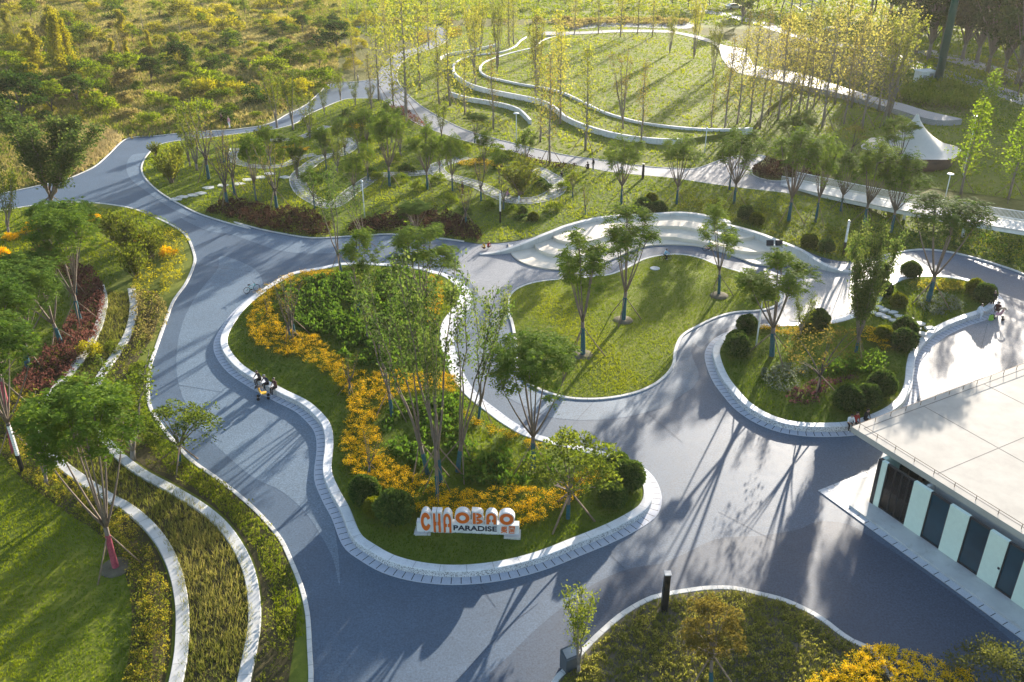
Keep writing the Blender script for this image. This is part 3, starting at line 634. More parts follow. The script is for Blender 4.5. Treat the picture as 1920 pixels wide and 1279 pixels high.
def p_feather(seed, leaf='jac', wrap='blue', tufts=False, h=8.0, cw=5.0, stake=True, nf=26, bark='bark', ns=6):
    r = prng(seed); tb = MB(); th = h*r.uniform(.24, .30); spec = []
    tb.tube([(0, 0, -.2), (.02, 0, th*.5), (0, .02, th)], [.17, .14, .13], 8)
    if tufts:
        cl = []; ends = []
        for i in range(ns):
            a = 2*math.pi*i/ns+r.uniform(-.4, .4); rad = cw*.5*r.uniform(.35, .85); z = h*r.uniform(.66, .93)
            e = np.array([rad*math.cos(a), rad*math.sin(a), z]); ends.append(e)
            for k in range(7): cl.append(e + r.normal(0, [.42, .42, .38]))
            if r.random() < .7: cl.append(e*np.array([.75, .75, .80])+r.normal(0, .3, 3))
        ends.append(np.array([r.normal(0, .3), r.normal(0, .3), h*.97])); cl += [ends[-1]+r.normal(0, [.45, .45, .4]) for k in range(7)]
        cl = np.array(cl)
    else:
        nc = 46; i = np.arange(nc); rr = cw*.5*np.sqrt((i+.5)/nc)*r.uniform(.85, 1.12, nc); a = i*2.39996+r.normal(0, .25, nc)
        z = h*(.80+.15*np.sqrt(np.clip(1-(rr/(cw*.54))**2, 0, 1))) + r.normal(0, .22, nc)
        cl = np.column_stack([rr*np.cos(a), rr*np.sin(a), z])
        low = cl[r.random(nc) < .5]*np.array([.85, .85, 1]) - np.array([0, 0, .8]); cl = np.vstack([cl, low+r.normal(0, .2, low.shape)])
        ends = [cl[j] - np.array([0, 0, .3]) for j in np.linspace(3, nc-1, 8).astype(int)]
    for e in ends:
        mid = np.array([e[0]*.55, e[1]*.55, th+(e[2]-th)*.38])
        tb.tube(bez((0, 0, th-.05), mid, e), np.linspace(.075, .018, 7), 5)
        near = cl[np.argsort(np.linalg.norm(cl-e, axis=1))[:4]]
        for q in near: 
            s0 = e*.75+np.array([0, 0, th])*.25; s0 = bez((0, 0, th-.05), mid, e)[5]
            tb.tube([s0, (s0+q)/2+np.array([0, 0, .05]), q], [.022, .014, .008], 4, cap=False)
    nc = len(cl); P = np.repeat(cl, nf, 0); m = len(P)
    o = np.repeat(unit(cl*np.array([1, 1, 0])), nf, 0)
    a = r.uniform(0, 2*math.pi, m); D = np.column_stack([np.cos(a), np.sin(a), r.uniform(-.25, .75, m)]) + o*.35
    D = unit(D); P = P + r.normal(0, .16, (m, 3)); L = r.uniform(.38, .72, m)
    p, d, l, idx = fronds(r, P, D, L, r.uniform(.25, .7, m), 5)
    V, F = leaf_quads(p, d, l, l*.42, np.array([0, 0, 1.])+r.normal(0, .3, d.shape))
    tc = np.repeat(r.uniform(.2, .75, nc), nf); tint = np.clip(tc[idx]+r.normal(0, .12, len(idx)), 0, 1)
    spec = [('trunk', trunk_mesh(tb, 'trunk', bark), None), ('crown', np_mesh('crown', V, F, tint), leaf)]
    if wrap:
        wb = MB(); wb.tube([(0, 0, .05), (.02, 0, th*.5), (0.01, .01, th*.82)], [.185, .16, .15], 8, cap=False); spec.append(('trunk_wrap', wb.mesh('trunk_wrap', (MT[wrap],)), None))
    if stake: stakes(spec, r, th*.8, th*.75)
    return spec, h
def p_upright(seed, leaf='loose', h=12.0, spread=4.0, stems=4, nl=8, wrap='blue', fork=.16, lsize=.16, bark='bark_g', dens=1.0, stake=True, low=.3):
    """several steep stems with small leaves in loose sprays"""
    r = prng(seed); tb = MB(); P, D, tint = [], [], []; th = h*fork
    tb.tube([(0, 0, -.2), (.02, 0, th*.5), (0, 0, th)], [.16, .13, .12], 7)
    for i in range(stems):
        a = 2*math.pi*i/stems+r.uniform(-.5, .5); rad = spread*.5*r.uniform(.4, 1.0); top = h*r.uniform(.82, 1.0)
        c = bez((0, 0, th*r.uniform(.7, 1)), (rad*.35*math.cos(a), rad*.35*math.sin(a), h*.45), (rad*math.cos(a), rad*math.sin(a), top), 9)
        c[1:-1] += r.normal(0, .06, (7, 3)); tb.tube(c, np.linspace(.085, .012, 9), 5)
        nt_ = int(16*dens)
        for j in range(nt_):
            t = r.uniform(low, 1.0)**.8; f = t*8; k0 = min(int(f), 7); b = c[k0]+(c[k0+1]-c[k0])*(f-k0)
            aa = r.uniform(0, 6.28); ln = h*.085*(1.25-t*.75)*r.uniform(.6, 1.4)
            e = b+np.array([math.cos(aa)*.6, math.sin(aa)*.6, r.uniform(.5, 1.0)])*ln
            tb.tube([b, (b+e)/2+r.normal(0, .04, 3), e], [.018, .012, .006], 4, cap=False)
            tt = r.uniform(.2, .8)
            q = r.random((nl*3, 1))**.7; pts = b+(e-b)*q + r.normal(0, .20, (nl*3, 3)); P.append(pts); D.append(r.normal(0, 1, pts.shape)+np.array([math.cos(aa)*.6, math.sin(aa)*.6, .2])); tint.append(np.clip(tt+r.normal(0, .18, len(pts)), 0, 1))
    P = np.vstack(P); D = np.vstack(D); L = lsize*r.uniform(.7, 1.4, len(P))
    V, F = leaf_quads(P, D, L, L*.6, None)
    spec = [('trunk', trunk_mesh(tb, 'trunk', bark), None), ('crown', np_mesh('crown', V, F, np.concatenate(tint)), leaf)]
    if wrap:
        wb = MB(); wb.tube([(0, 0, .05), (.02, 0, th*.4), (0.01, .0, th*.75)], [.175, .15, .14], 8, cap=False); spec.append(('trunk_wrap', wb.mesh('trunk_wrap', (MT[wrap],)), None))
    if stake: stakes(spec, r, min(2.2, th*1.1), 1.6)
    return spec, h
def p_spire(seed, leaf='gink', h=12.0, cw=3.2, nb=54, nl=26, lsize=.20, wrap=None, stake=True, bark='bark_g', lo=.22, up=1.1, pw=.9):
    """one straight trunk, short rising branches all the way up, thin foliage"""
    r = prng(seed); tb = MB(); P, D, T = [], [], []
    c = np.column_stack([r.normal(0, .05, 9).cumsum(), r.normal(0, .05, 9).cumsum(), np.linspace(-.2, h, 9)]); tb.tube(c, np.linspace(.15, .02, 9), 7)
    for j in range(nb):
        t = lo+(.98-lo)*(j+r.random())/nb; f = t*8; k0 = min(int(f), 7); b = c[k0]+(c[k0+1]-c[k0])*(f-k0); a = j*2.4+r.normal(0, .4)
        ln = cw*.5*(1.08-t)**pw*r.uniform(.65, 1.25)*min(1, (t-lo)*6+.5); e = b+np.array([math.cos(a), math.sin(a), up*r.uniform(.6, 1.2)])*ln
        tb.tube([b, (b*.5+e*.5)+np.array([0, 0, -.06*ln]), e], [.028*(1.1-t)+.008, .014, .006], 4, cap=False)
        tt = r.uniform(.15, .85); q = r.random((nl, 1))**.6; pts = b+(e-b)*q+r.normal(0, .13+.04*cw, (nl, 3)); P.append(pts); D.append(r.normal(0, 1, pts.shape)); T.append(np.clip(tt+r.normal(0, .15, nl), 0, 1))
    P = np.vstack(P); L = lsize*r.uniform(.7, 1.4, len(P)); V, F = leaf_quads(P, np.vstack(D), L, L*.75)
    spec = [('trunk', trunk_mesh(tb, 'trunk', bark), None), ('crown', np_mesh('crown', V, F, np.concatenate(T)), leaf)]
    if wrap:
        wb = MB(); wb.tube([(0, 0, .05), c[1]*[1, 1, 0]+[0, 0, h*.12]], [.175, .16], 8, cap=False); spec.append(('trunk_wrap', wb.mesh('trunk_wrap', (MT[wrap],)), None))
    if stake: stakes(spec, r, 2.2, 1.7)
    return spec, h
def p_round(seed, leaf='dense', h=7.0, cw=5.5, th=.22, nc=60, nl=90, lsize=.30, bark='bark_d', wrap=None, stake=False, flat=1.0, sig=.34):
    """trunk with limbs under a full, uneven crown of leaf clumps"""
    r = prng(seed); tb = MB(); t0 = h*th; tb.tube([(0, 0, -.2), (.03, .02, t0*.6), (0, 0, t0*1.15)], [.035*h*.6, .028*h*.6, .024*h*.6], 8)
    d = unit(r.normal(size=(nc, 3))); d[:, 2] = np.where(d[:, 2] < -.55, -d[:, 2], d[:, 2])
    rad = r.uniform(.45, 1.0, nc)**.5; cz = t0+(h-t0)*.5
    cl = np.column_stack([d[:, 0]*cw*.5*rad, d[:, 1]*cw*.5*rad, cz+d[:, 2]*(h-t0)*.46*rad*flat]); cl += r.normal(0, .05*cw, cl.shape)
    for e in cl[::5]: tb.tube(bez((0, 0, t0), (e[0]*.3, e[1]*.3, (t0+e[2])/2), e, 6), np.linspace(.012*h, .012, 6), 5)
    P = np.repeat(cl, nl, 0); m = len(P); o = unit(r.normal(size=(m, 3))); o[:, 2] = np.abs(o[:, 2])*.9-.15
    s_ = sig*cw/5.5*2.1
    P = P+o*(s_*r.uniform(.35, 1, m)**.6)[:, None]*np.array([1, 1, .8]); D = o+r.normal(0, .5, (m, 3)); L = lsize*r.uniform(.6, 1.4, m)
    V, F = leaf_quads(P, D, L, L*.6); T = np.clip(np.repeat(r.uniform(.15, .8, nc), nl)+r.normal(0, .15, m), 0, 1)
    spec = [('trunk', trunk_mesh(tb, 'trunk', bark), None), ('crown', np_mesh('crown', V, F, T), leaf)]
    if wrap:
        wb = MB(); q = .035*h*.6; wb.tube([(0, 0, .02), (.03, .02, t0*.6)], [q*1.12, q*.95], 8, cap=False); spec.append(('trunk_wrap', wb.mesh('trunk_wrap', (MT[wrap],)), None))
    if stake: stakes(spec, r, t0*1.0, t0*.9)
    return spec, h
def p_bush(seed, leaf='scrub_g', h=2.0, cw=2.8, nc=34, nl=46, lsize=.17, tuft=0.3):
    r = prng(seed); d = unit(r.normal(size=(nc, 3))); d[:, 2] = np.abs(d[:, 2]); rad = r.uniform(.4, 1, nc)**.5
    lob = 1+.25*np.sin(np.arctan2(d[:, 1], d[:, 0])*r.integers(2, 5)+r.uniform(0, 6))
    cl = np.column_stack([d[:, 0]*cw*.46*rad*lob, d[:, 1]*cw*.46*rad*lob, d[:, 2]*h*.8*rad*r.uniform(.75, 1.15, nc)])
    P = np.repeat(cl, nl, 0); m = len(P); o = unit(r.normal(size=(m, 3))); o[:, 2] = np.abs(o[:, 2])
    P = P+o*(.16*cw*r.uniform(.3, 1, m))[:, None]; D = o+np.array([0, 0, tuft])+r.normal(0, .5, (m, 3)); L = lsize*r.uniform(.6, 1.5, m)
    V, F = leaf_quads(P, D, L, L*.55); T = np.clip(np.repeat(r.uniform(.15, .8, nc), nl)+r.normal(0, .17, m), 0, 1)
    return [(None, np_mesh('bush', V, F, T), leaf)], h
def p_willow(seed, leaf='willow', h=2.8, cw=1.9, ns=46, nl=34):
    """fan of fine upright stems with narrow leaves"""
    r = prng(seed); tb = MB(); P, D, T = [], [], []
    for i in range(ns):
        a = r.uniform(0, 6.28); rad = cw*.5*math.sqrt(r.random()); e = np.array([rad*math.cos(a), rad*math.sin(a), h*r.uniform(.6, 1)*(1.05-.35*rad/cw*2)]); c = bez((r.normal(0, .06), r.normal(0, .06), -.05), (e[0]*.5, e[1]*.5, e[2]*.6), e, 5)
        if i % 3 == 0: tb.tube(c, np.linspace(.022, .006, 5), 4, cap=False)
        t = r.uniform(.22, 1, nl); b = np.stack([np.interp(t, np.linspace(0, 1, 5), c[:, k]) for k in range(3)], 1)
        P.append(b+r.normal(0, .035, b.shape)); D.append(np.array([0, 0, 1.])+r.normal(0, .55, b.shape)); T.append(np.clip(r.uniform(.2, .8)+r.normal(0, .15, nl), 0, 1))
    P = np.vstack(P); L = r.uniform(.14, .28, len(P)); V, F = leaf_quads(P, np.vstack(D), L, L*.3)
    return [('stem', tb.mesh('stem', (MT['bark'],)), None), ('foliage', np_mesh('foliage', V, F, np.concatenate(T)), leaf)], h
def p_ball(seed, leaf='ball', rad=.75):
    r = prng(seed); n = 3000; d = unit(r.normal(size=(n, 3))); d[:, 2] = np.where(d[:, 2] < -.5, -d[:, 2], d[:, 2])
    lump = 1+.09*np.sin(d[:, 0]*4+seed)*np.sin(d[:, 1]*5+2*seed)+.03*np.sin(d[:, 2]*9)
    P = d*(rad*lump*r.uniform(.90, 1.0, n))[:, None]*np.array([1, 1, .92])+np.array([0, 0, rad*.74]); L = r.uniform(.09, .19, n)
    V, F = leaf_quads(P, d*.8+r.normal(0, .6, d.shape), L, L*.6)
    T = np.clip(.15+.5*(patchy(d[:, :2]*3, 2., seed))+r.normal(0, .26, n), 0, 1)
    # a core of the same twigs keeps daylight from showing through
    bm = bmesh.new(); bmesh.ops.create_icosphere(bm, subdivisions=3, radius=rad*.90); cv = np.array([v.co[:] for v in bm.verts]); cf = np.array([[v.index for v in f.verts] for f in bm.faces]); bm.free()
    cv = cv*np.array([1, 1, .92])+np.array([0, 0, rad*.74]); V2 = np.vstack([V, cv]); F2 = np.vstack([F, np.column_stack([cf, cf[:, 2]])[:0]]) if False else F
    me = bpy.data.meshes.new('ball'); me.from_pydata(V2.tolist(), [], F.tolist()+(cf+len(V)).tolist()); a = me.attributes.new('tint', 'FLOAT', 'FACE'); a.data.foreach_set('value', np.concatenate([T, np.full(len(cf), .12)]).astype(np.float32)); me.update()
    return [(None, me, leaf)], rad*1.5
def p_column(seed, leaf='scrub_y', h=8.0, cw=3.0, n=5200):
    r = prng(seed); tb = MB(); tb.tube([(0, 0, -.2), (.08, 0, h*.5), (0, .05, h*.97)], [.13, .09, .03], 6)
    z = h*r.random(n)**.85; rr = cw*.5*(1.05-z/h*.8)*r.uniform(.35, 1.0, n); a = r.uniform(0, 6.28, n); z = z+r.normal(0, .25, n)*(z > .5); rr = rr*(.45+.55*np.abs(np.sin(z*1.3+a*1.5+r.uniform(0, 6))))
    P = np.column_stack([rr*np.cos(a), rr*np.sin(a), z]); P[:, :2] += r.normal(0, .22, (n, 2))+.35*np.sin(z[:, None]*np.array([1.1, 1.7])+seed); L = r.uniform(.14, .3, n); V, F = leaf_quads(P, r.normal(0, 1, P.shape)+[0, 0, -.4], L, L*.7)
    return [('trunk', tb.mesh('trunk', (MT['bark_d'],)), None), ('crown', np_mesh('crown', V, F, np.clip(patchy(np.column_stack([a, z]), 1.5, seed)+r.normal(0, .15, n), 0, 1)), leaf)], h
PROTO = {}
def proto(k, fn): PROTO[k] = [fn(s) for s in range(len(PROTO)*10+1, len(PROTO)*10+4)]
proto('J', lambda s: p_feather(s, nf=21)); proto('Jp', lambda s: p_feather(s, wrap='pink')); proto('JS', lambda s: p_feather(s, 'jacs', tufts=True, cw=4.6, nf=20))
proto('JM', lambda s: p_feather(s, 'jacs', tufts=True, cw=5.2, nf=17, ns=9)); proto('JD', lambda s: p_feather(s, 'jacm', tufts=True, cw=5.4, nf=16, ns=10)); proto('L', lambda s: p_upright(s, 'looser', nl=8, dens=1.2, low=.40, bark='bark', lsize=.17)); proto('LS', lambda s: p_upright(s, h=7, spread=3.2, lsize=.15, wrap=None, stake=False, dens=1.3, fork=.1, low=.2))
proto('LB', lambda s: p_upright(s, 'looser', h=9, spread=6.5, stems=10, nl=22, lsize=.16, dens=1.6, bark='bark', low=.2))
proto('B', lambda s: p_upright(s, 'bareleaf', h=7, spread=3.6, stems=5, nl=1, lsize=.13, bark='bark_d', fork=.28, dens=1.2)); proto('BV', lambda s: p_upright(s, 'bareleaf', h=11, spread=4.6, stems=7, nl=2, lsize=.2, bark='bark_g', fork=.12, wrap=None))
proto('G', lambda s: p_spire(s, nl=15, cw=5.0, lsize=.22, nb=64, lo=.16)); proto('GY', lambda s: p_spire(s, 'gold', nl=13, cw=6.0, pw=.7, nb=70, lo=.2)); proto('GL', lambda s: p_spire(s, 'jacs', nl=26, cw=4.4, lsize=.24, nb=60)); proto('GB', lambda s: p_spire(s, 'bareleaf', nl=8, nb=70, cw=3.6))
proto('CL', lambda s: p_upright(s, 'gink', h=13, spread=5, stems=9, nl=5, lsize=.24, wrap=None, fork=.06, low=.35, stake=False))
proto('D', lambda s: p_round(s)); proto('M', lambda s: p_round(s, 'scrub_g', h=6, cw=5, nc=44, nl=60, lsize=.28)); proto('R', lambda s: p_round(s, 'loose', h=4, cw=3.2, th=.33, nc=60, nl=70, lsize=.12, wrap='blue', stake=True, bark='bark'))
proto('RB', lambda s: p_round(s, 'bareleaf', h=4.5, cw=4, th=.25, nc=46, nl=26, lsize=.12, wrap=None, bark='bark_d', stake=True))
proto('E', lambda s: p_round(s, 'dense', h=17, cw=7.5, th=.14, nc=90, nl=60, lsize=.48, flat=1.1, bark='bark_g')); proto('R2', lambda s: p_round(s, 'bareleaf', h=4.2, cw=2.4, th=.46, nc=80, nl=90, lsize=.085, wrap='blue', stake=True, bark='bark', sig=.26))
proto('bush_g', lambda s: p_bush(s)); proto('bush_y', lambda s: p_bush(s, 'scrub_y')); proto('bush_b', lambda s: p_bush(s, 'scrub_b', lsize=.2, tuft=.8)); proto('bush_d', lambda s: p_bush(s, 'dense', h=2.4, cw=2.8, nl=60)); proto('bush_s', lambda s: p_bush(s, 'loose', h=2.0, cw=2.2, lsize=.12, nl=60))
proto('bush_n', lambda s: p_bush(s, 'olive', h=2.0, cw=2.0, lsize=.055, nl=170, nc=40)); proto('bush_f', lambda s: p_bush(s, 'flower', h=.8, cw=1.6, lsize=.12, nl=34)); proto('bush_p', lambda s: p_bush(s, 'purple', h=1.2, cw=1.8, lsize=.12))
proto('W', lambda s: p_willow(s)); proto('ball', lambda s: p_ball(s)); proto('bally', lambda s: p_ball(s, 'ball_y', .6)); proto('V', lambda s: p_column(s))
PN = dict(V='vine_clad_tree', ball='clipped_shrub', bally='clipped_shrub', W='willow_shrub', D='broadleaf_tree', M='broadleaf_tree', E='evergreen_tree', R='young_tree', R2='young_tree', RB='young_tree', B='bare_tree', BV='bare_tree', GB='bare_tree', G='slender_tree', GY='slender_tree', GL='slender_tree', CL='clustered_tree', J='feather_leaf_tree', Jp='feather_leaf_tree', JS='feather_leaf_tree', JM='feather_leaf_tree', JD='feather_leaf_tree', L='airy_tree', LS='airy_tree', LB='airy_tree')
NPL = [0]
def plant(k, bx, by, label, ty=None, tx=None, z=0.0, h=None, wide=1.0, group=None, variant=None, cat=None, full=True):
    """one plant: its own object, its own parts, standing where the photograph shows its foot"""
    NPL[0] += 1; i = NPL[0]
    spec, H0 = PROTO[k][(i if variant is None else variant) % 3]
    X, Y = G(bx, by, .6 if callable(z) else z); zz = float(z(np.array([[X, Y]]))[0]) if callable(z) else z
    if callable(z): X, Y = G(bx, by, zz)
    hh = h if h is not None else hgt(bx, by, ty, zz)
    s = hh/H0; lean = 0.0
    q = Quaternion((0, 0, 1), (i*2.399) % 6.283)
    if tx is not None:
        dx = xat(tx, Y, zz+hh)-X; lean = max(-.45, min(.45, math.atan2(dx, hh))); q = Quaternion((0, 1, 0), lean) @ q
    nm = PN.get(k, 'shrub'); cat = cat or ('tree' if 'tree' in nm else 'shrub')
    if spec[0][0] is None: root = link(nm, spec[0][1]); 
    else: root = bpy.data.objects.new(nm, None); COL.objects.link(root); root.empty_display_size = .3
    def setm(o, m):
        if m and not len(o.data.materials): o.data.materials.append(MT[m])
    root.location = (X, Y, zz-.02); root.rotation_mode = 'QUATERNION'; root.rotation_quaternion = q; root.scale = (s*wide, s*wide, s)
    if spec[0][0] is None: setm(root, spec[0][2])
    else:
        for pn, me, m in spec:
            if not full and pn in ('stake', 'trunk_wrap'): continue
            o = bpy.data.objects.new(pn, me); COL.objects.link(o); o.parent = root; setm(o, m)
    return tag(root, label, cat, group)
# ---- trees of the flower island
gi = 'trees on the flower island'
plant('J', 1000, 880, 'feathery umbrella tree with teal wrapped trunk and many upright stems on the flower island', 635, 1000, H_isl, wide=.84, variant=0, group=gi)
plant('L', 802, 889, 'tall airy tree leaning left, leftmost of the clump behind the letter sign', 520, 712, H_isl, wide=.8, group=gi)
plant('L', 826, 908, 'tallest airy tree of the clump rising straight behind the letter sign', 458, 780, H_isl, wide=.8, group=gi)
plant('L', 858, 885, 'tall airy tree leaning right, rightmost of the clump behind the letter sign', 500, 905, H_isl, wide=.8, group=gi)
plant('L', 820, 934, 'airy tree with teal wrapped foot, frontmost of the clump behind the letter sign', 530, 800, H_isl, wide=.55, group=gi)
plant('L', 736, 780, 'airy tree with thick teal wrapped trunk on the left of the flower island', 490, 690, H_isl, wide=.9, group=gi)
plant('L', 897, 791, 'crooked airy tree with teal wrapped trunk by the right rim of the flower island', 520, 925, H_isl, wide=.75, group=gi)
plant('JM', 792, 610, 'bright feathery tree on thin stems at the far end of the flower island', 428, 790, H_isl, group=gi)
plant('JM', 672, 590, 'leafy tree standing among green ground cover at the far left of the island', 440, 672, H_isl, wide=.75, group=gi)
plant('L', 640, 512, 'slanting tree with small leaves rising over the road at the island far rim', 300, 600, H_isl, wide=.9, group=gi)
plant('B', 545, 640, 'small bare tree on two props among yellow flowers at the island left', 545, 530, H_isl, group=gi)
plant('B', 500, 592, 'smallest bare sapling with a prop at the left tip of the flower band', 550, 500, H_isl, group=gi)
plant('B', 553, 632, 'thin twiggy tree in the green bed near the island left rim', 510, 530, H_isl, group=gi)
plant('B', 655, 740, 'thin propped sapling at the bend of the yellow flower band', 655, 655, H_isl, group=gi)
plant('B', 692, 893, 'thin propped sapling in yellow flowers above the three round shrubs', 810, 695, H_isl, group=gi)
plant('LS', 689, 640, 'slim sapling with teal wrap in the dark green ground cover', 500, 685, H_isl, wide=.7, group=gi)
plant('R', 1065, 972, 'round airy small tree with blue trunk at the right of the letter sign', 825, 1078, H_isl, wide=1.05, group=gi)
for x, y, r_, k, lb in ((684, 925, .95, 'ball', 'round clipped dark shrub, leftmost of the three left of the letter sign'), (702, 952, .62, 'bally', 'small yellow green round shrub between two dark ones by the letter sign'), (740, 962, 1.12, 'ball', 'largest round clipped dark shrub just left of the letter sign'),
        (1158, 874, .8, 'ball', 'clipped round shrub at the top of the island right tip'), (1176, 900, 1.05, 'ball', 'largest clipped round shrub at the island right tip'), (1148, 934, .85, 'ball', 'lowest clipped round shrub at the island right tip')):
    plant(k, x, y+10, lb, h=r_*1.5, z=H_isl, group='clipped round shrubs')
# ---- lawn between the paths
plant('JS', 1093, 665, 'tree with three leaf tufts on long bare limbs, teal trunk, frontmost on the small lawn', 437, 1092, .28, wide=.85, variant=0, group='trees on the small lawn')
plant('JS', 1169, 600, 'tree with sparse tufts and mulch ring in the middle of the small lawn', 388, 1185, .28, wide=.85, variant=1, group='trees on the small lawn')
plant('JS', 1348, 552, 'tree with sparse tufts in front of the second cyclist on the small lawn', 385, 1352, .2, wide=.75, variant=2, group='trees on the small lawn')
# ---- right planter
gp = 'trees on the right planter'
plant('JS', 1447, 668, 'broad bright feathery tree with teal trunk at the left of the right planter', 470, 1460, H_plant, wide=1.1, group=gp)
plant('LB', 1603, 668, 'tall crooked leafy tree in the middle of the right planter', 435, 1650, H_plant, wide=.7, variant=1, group=gp)
plant('LS', 1500, 628, 'small airy round tree between clipped balls at the planter rear', 545, 1510, H_plant, wide=1.25, group=gp)
plant('RB', 1537, 735, 'small bare twiggy tree above the purple ground cover of the right planter', 612, 1540, H_plant, group=gp)
plant('J', 1740, 565, 'large dark feathery tree at the far end of the right planter', 372, 1790, H_plant, wide=1.05, group=gp)
for x, y, r_, k, lb in ((1380, 640, .8, 'ball', 'clipped round shrub at the left rim of the right planter, middle of three'), (1400, 612, .85, 'ball', 'clipped round shrub at the left rim of the right planter, rear of three'), (1381, 655, 1.0, 'ball', 'clipped round shrub at the left rim of the right planter, front of three'),
        (1532, 605, .95, 'ball', 'wide clipped shrub at the rear rim of the right planter'), (1512, 612, .6, 'ball', 'small clipped shrub beside the small airy tree of the right planter'), (1695, 620, .95, 'ball', 'clipped dark shrub beside the stepping stones, rear of two'), (1692, 645, 1.0, 'ball', 'clipped dark shrub beside the stepping stones, front of two'),
        (1683, 566, .7, 'bally', 'yellow green clipped ball in front of the large feathery tree'), (1655, 628, .7, 'bally', 'yellow green clipped ball near the stepping stones'), (1650, 728, 1.05, 'ball', 'clipped dark ball at the right rim of the right planter'), (1588, 756, 1.05, 'ball', 'clipped dark ball nearest to the roof corner, left of two'), (1624, 750, .95, 'ball', 'clipped dark ball near the roof corner, right of two'),
        (1827, 540, .75, 'bally', 'yellow green clipped ball at the far right end of the planter'), (1845, 555, .95, 'ball', 'dark clipped shrub at the far right end of the planter'), (1706, 510, .9, 'ball', 'spreading dark shrub at the top rim of the right planter'), (1655, 545, .8, 'ball', 'dark round shrub hugging the upper left rim of the right planter')):
    plant(k, x, y+8, lb, h=r_*1.5, z=H_plant, group='clipped round shrubs')
# ---- nearest planter and bottom edge
plant('R2', 1334, 1300, 'small round tree with teal trunk in the nearest low bed', 1142, 1337, H_bed, wide=.95, group=None)
plant('LS', 1085, 1262, 'slim young tree with pale leaves beside the grey box at the bottom', 1090, 1085, .2, wide=.85)
plant('bush_n', 1862, 1300, 'dark leafy shrub at the bottom right corner by the dark paving', 1195, None, 0.1, wide=1.2)
# ---- left park
gl = 'trees of the left park'
plant('Jp', 217, 1064, 'large feathery tree with pink wrapped trunk leaning left on the near lawn', 728, 135, .1, wide=.72, variant=0, group=gl)
plant('Jp', 27, 852, 'pink trunked tree beside the white lamp post at the left edge', 600, -30, .1, wide=.8, group=gl)
plant('Jp', 14, 770, 'pink trunked feathery tree behind the lamp post at the left edge', 520, -40, .1, wide=.8, group=gl)
plant('J', 152, 608, 'teal trunked feathery tree leaning over the red hedge, middle of the row', 395, 100, .1, wide=.8, group=gl)
plant('J', 117, 650, 'teal trunked feathery tree leaning over the red hedge, nearest of the row', 470, 45, .1, wide=1.0, group=gl)
plant('J', 143, 562, 'teal trunked feathery tree leaning over the red hedge, farthest of the row', 375, 130, .1, wide=.7, group=gl)
plant('J', 52, 690, 'dark trunked feathery tree at the left end of the red hedge', 490, 25, .1, wide=1.0, group=gl)
plant('J', 100, 505, 'feathery tree with blue trunk behind the red hedge', 380, 80, .1, wide=.8, group=gl)
plant('LB', 95, 398, 'big loose many stemmed tree at the far corner of the left park', 205, 95, .1, wide=1.5, group=gl, variant=2)
plant('LS', 15, 438, 'slim tree with teal trunk at the far left edge of the park', 300, 10, .1, wide=.9, group=gl)
plant('LS', 88, 912, 'small propped tree in the yellow shrub band', 745, 62, .1, group=gl)
plant('LS', 250, 862, 'loose young tree beside the outer edging strip', 668, 240, .1, wide=1.2, group=gl)
plant('R', 336, 872, 'bushy young tree with pale green leaves beside the road kerb', 762, 336, .1, wide=1.1, group=gl)
for x, y, t, lb in ((213, 450, 385, 'upright fine leaved shrub, farthest of the four by the road bend'), (240, 470, 400, 'upright fine leaved shrub, second farthest of the four by the road bend'), (283, 487, 408, 'upright fine leaved shrub, rightmost of the four by the road bend'), (256, 520, 443, 'upright fine leaved shrub, nearest of the four by the road bend')):
    plant('W', x, y, lb, t, None, .1, wide=1.3, group='upright shrubs by the bend')
for x, y, k, hh, lb in ((315, 478, 'bush_f', .9, 'yellow flowering bush nearest the road bend'), (175, 412, 'bush_f', .8, 'small yellow flowering bush at the far left park rim'), (62, 432, 'bush_f', 1.2, 'yellow flowering bush under the loose tree'), (22, 448, 'bush_f', .8, 'yellow flowering bush at the far left edge'), (4, 478, 'bush_f', .9, 'yellow flowering bush cut by the left edge'), (262, 452, 'bush_f', .7, 'small yellow flowering bush between the upright shrubs'),
        (168, 665, 'bush_y', 1.6, 'tall tawny grass clump at the right end of the red hedge'), (228, 742, 'bush_s', 1.5, 'pale leafy shrub over the outer edging strip'), (262, 700, 'bush_s', 1.4, 'pale leafy shrub beside the green verge'), (215, 660, 'bush_s', 1.4, 'grey green shrub between the two edging strips'), (290, 830, 'bush_s', 1.3, 'leafy shrub left of the bushy young tree'), (40, 800, 'bush_s', 1.4, 'leafy shrub behind the lamp post')):
    plant(k, x, y, lb, h=hh, z=.1)
# ---- garden between the roads, the slope, the lawns behind
def rows(k, s, base, group, top=None, h=None, z=0.05, wide=1.0, full=True, cat=None):
    """a run of alike plants read from a crop: 'base_x,base_y,top_y'; labels count them from the left"""
    pts = []
    o = (0, 0); kk = 1.0
    for tok in s.split():
        if tok in CROP: o = CROP[tok]; kk = 2.975
        elif tok == 'P': o = (0, 0); kk = 1.0
        else:
            v = [float(q) for q in tok.split(',')]; pts.append((o[0]+v[0]/kk, o[1]+v[1]/kk, o[1]+v[2]/kk if len(v) > 2 else top, v[3] if len(v) > 3 else 1.0))
    pts.sort(key=lambda p: p[0])
    for i, (x, y, t, wd) in enumerate(pts):
        lb = base.replace('#', 'leftmost' if i == 0 else ('rightmost' if i == len(pts)-1 else ordw(i)+' from the left'))
        plant(k, x, y, lb, ty=t, h=h, z=z, wide=wide*wd, group=group, full=full, cat=cat)
rows('JD', "B 270,1040,640 480,1060,715 620,1065,750,.85 150,1010,800,.8 A 1500,820,745,.8 A 1430,1120,760,.85", 'feathery umbrella tree with teal trunk in the path garden, #', 'umbrella trees in the path garden', wide=.85)
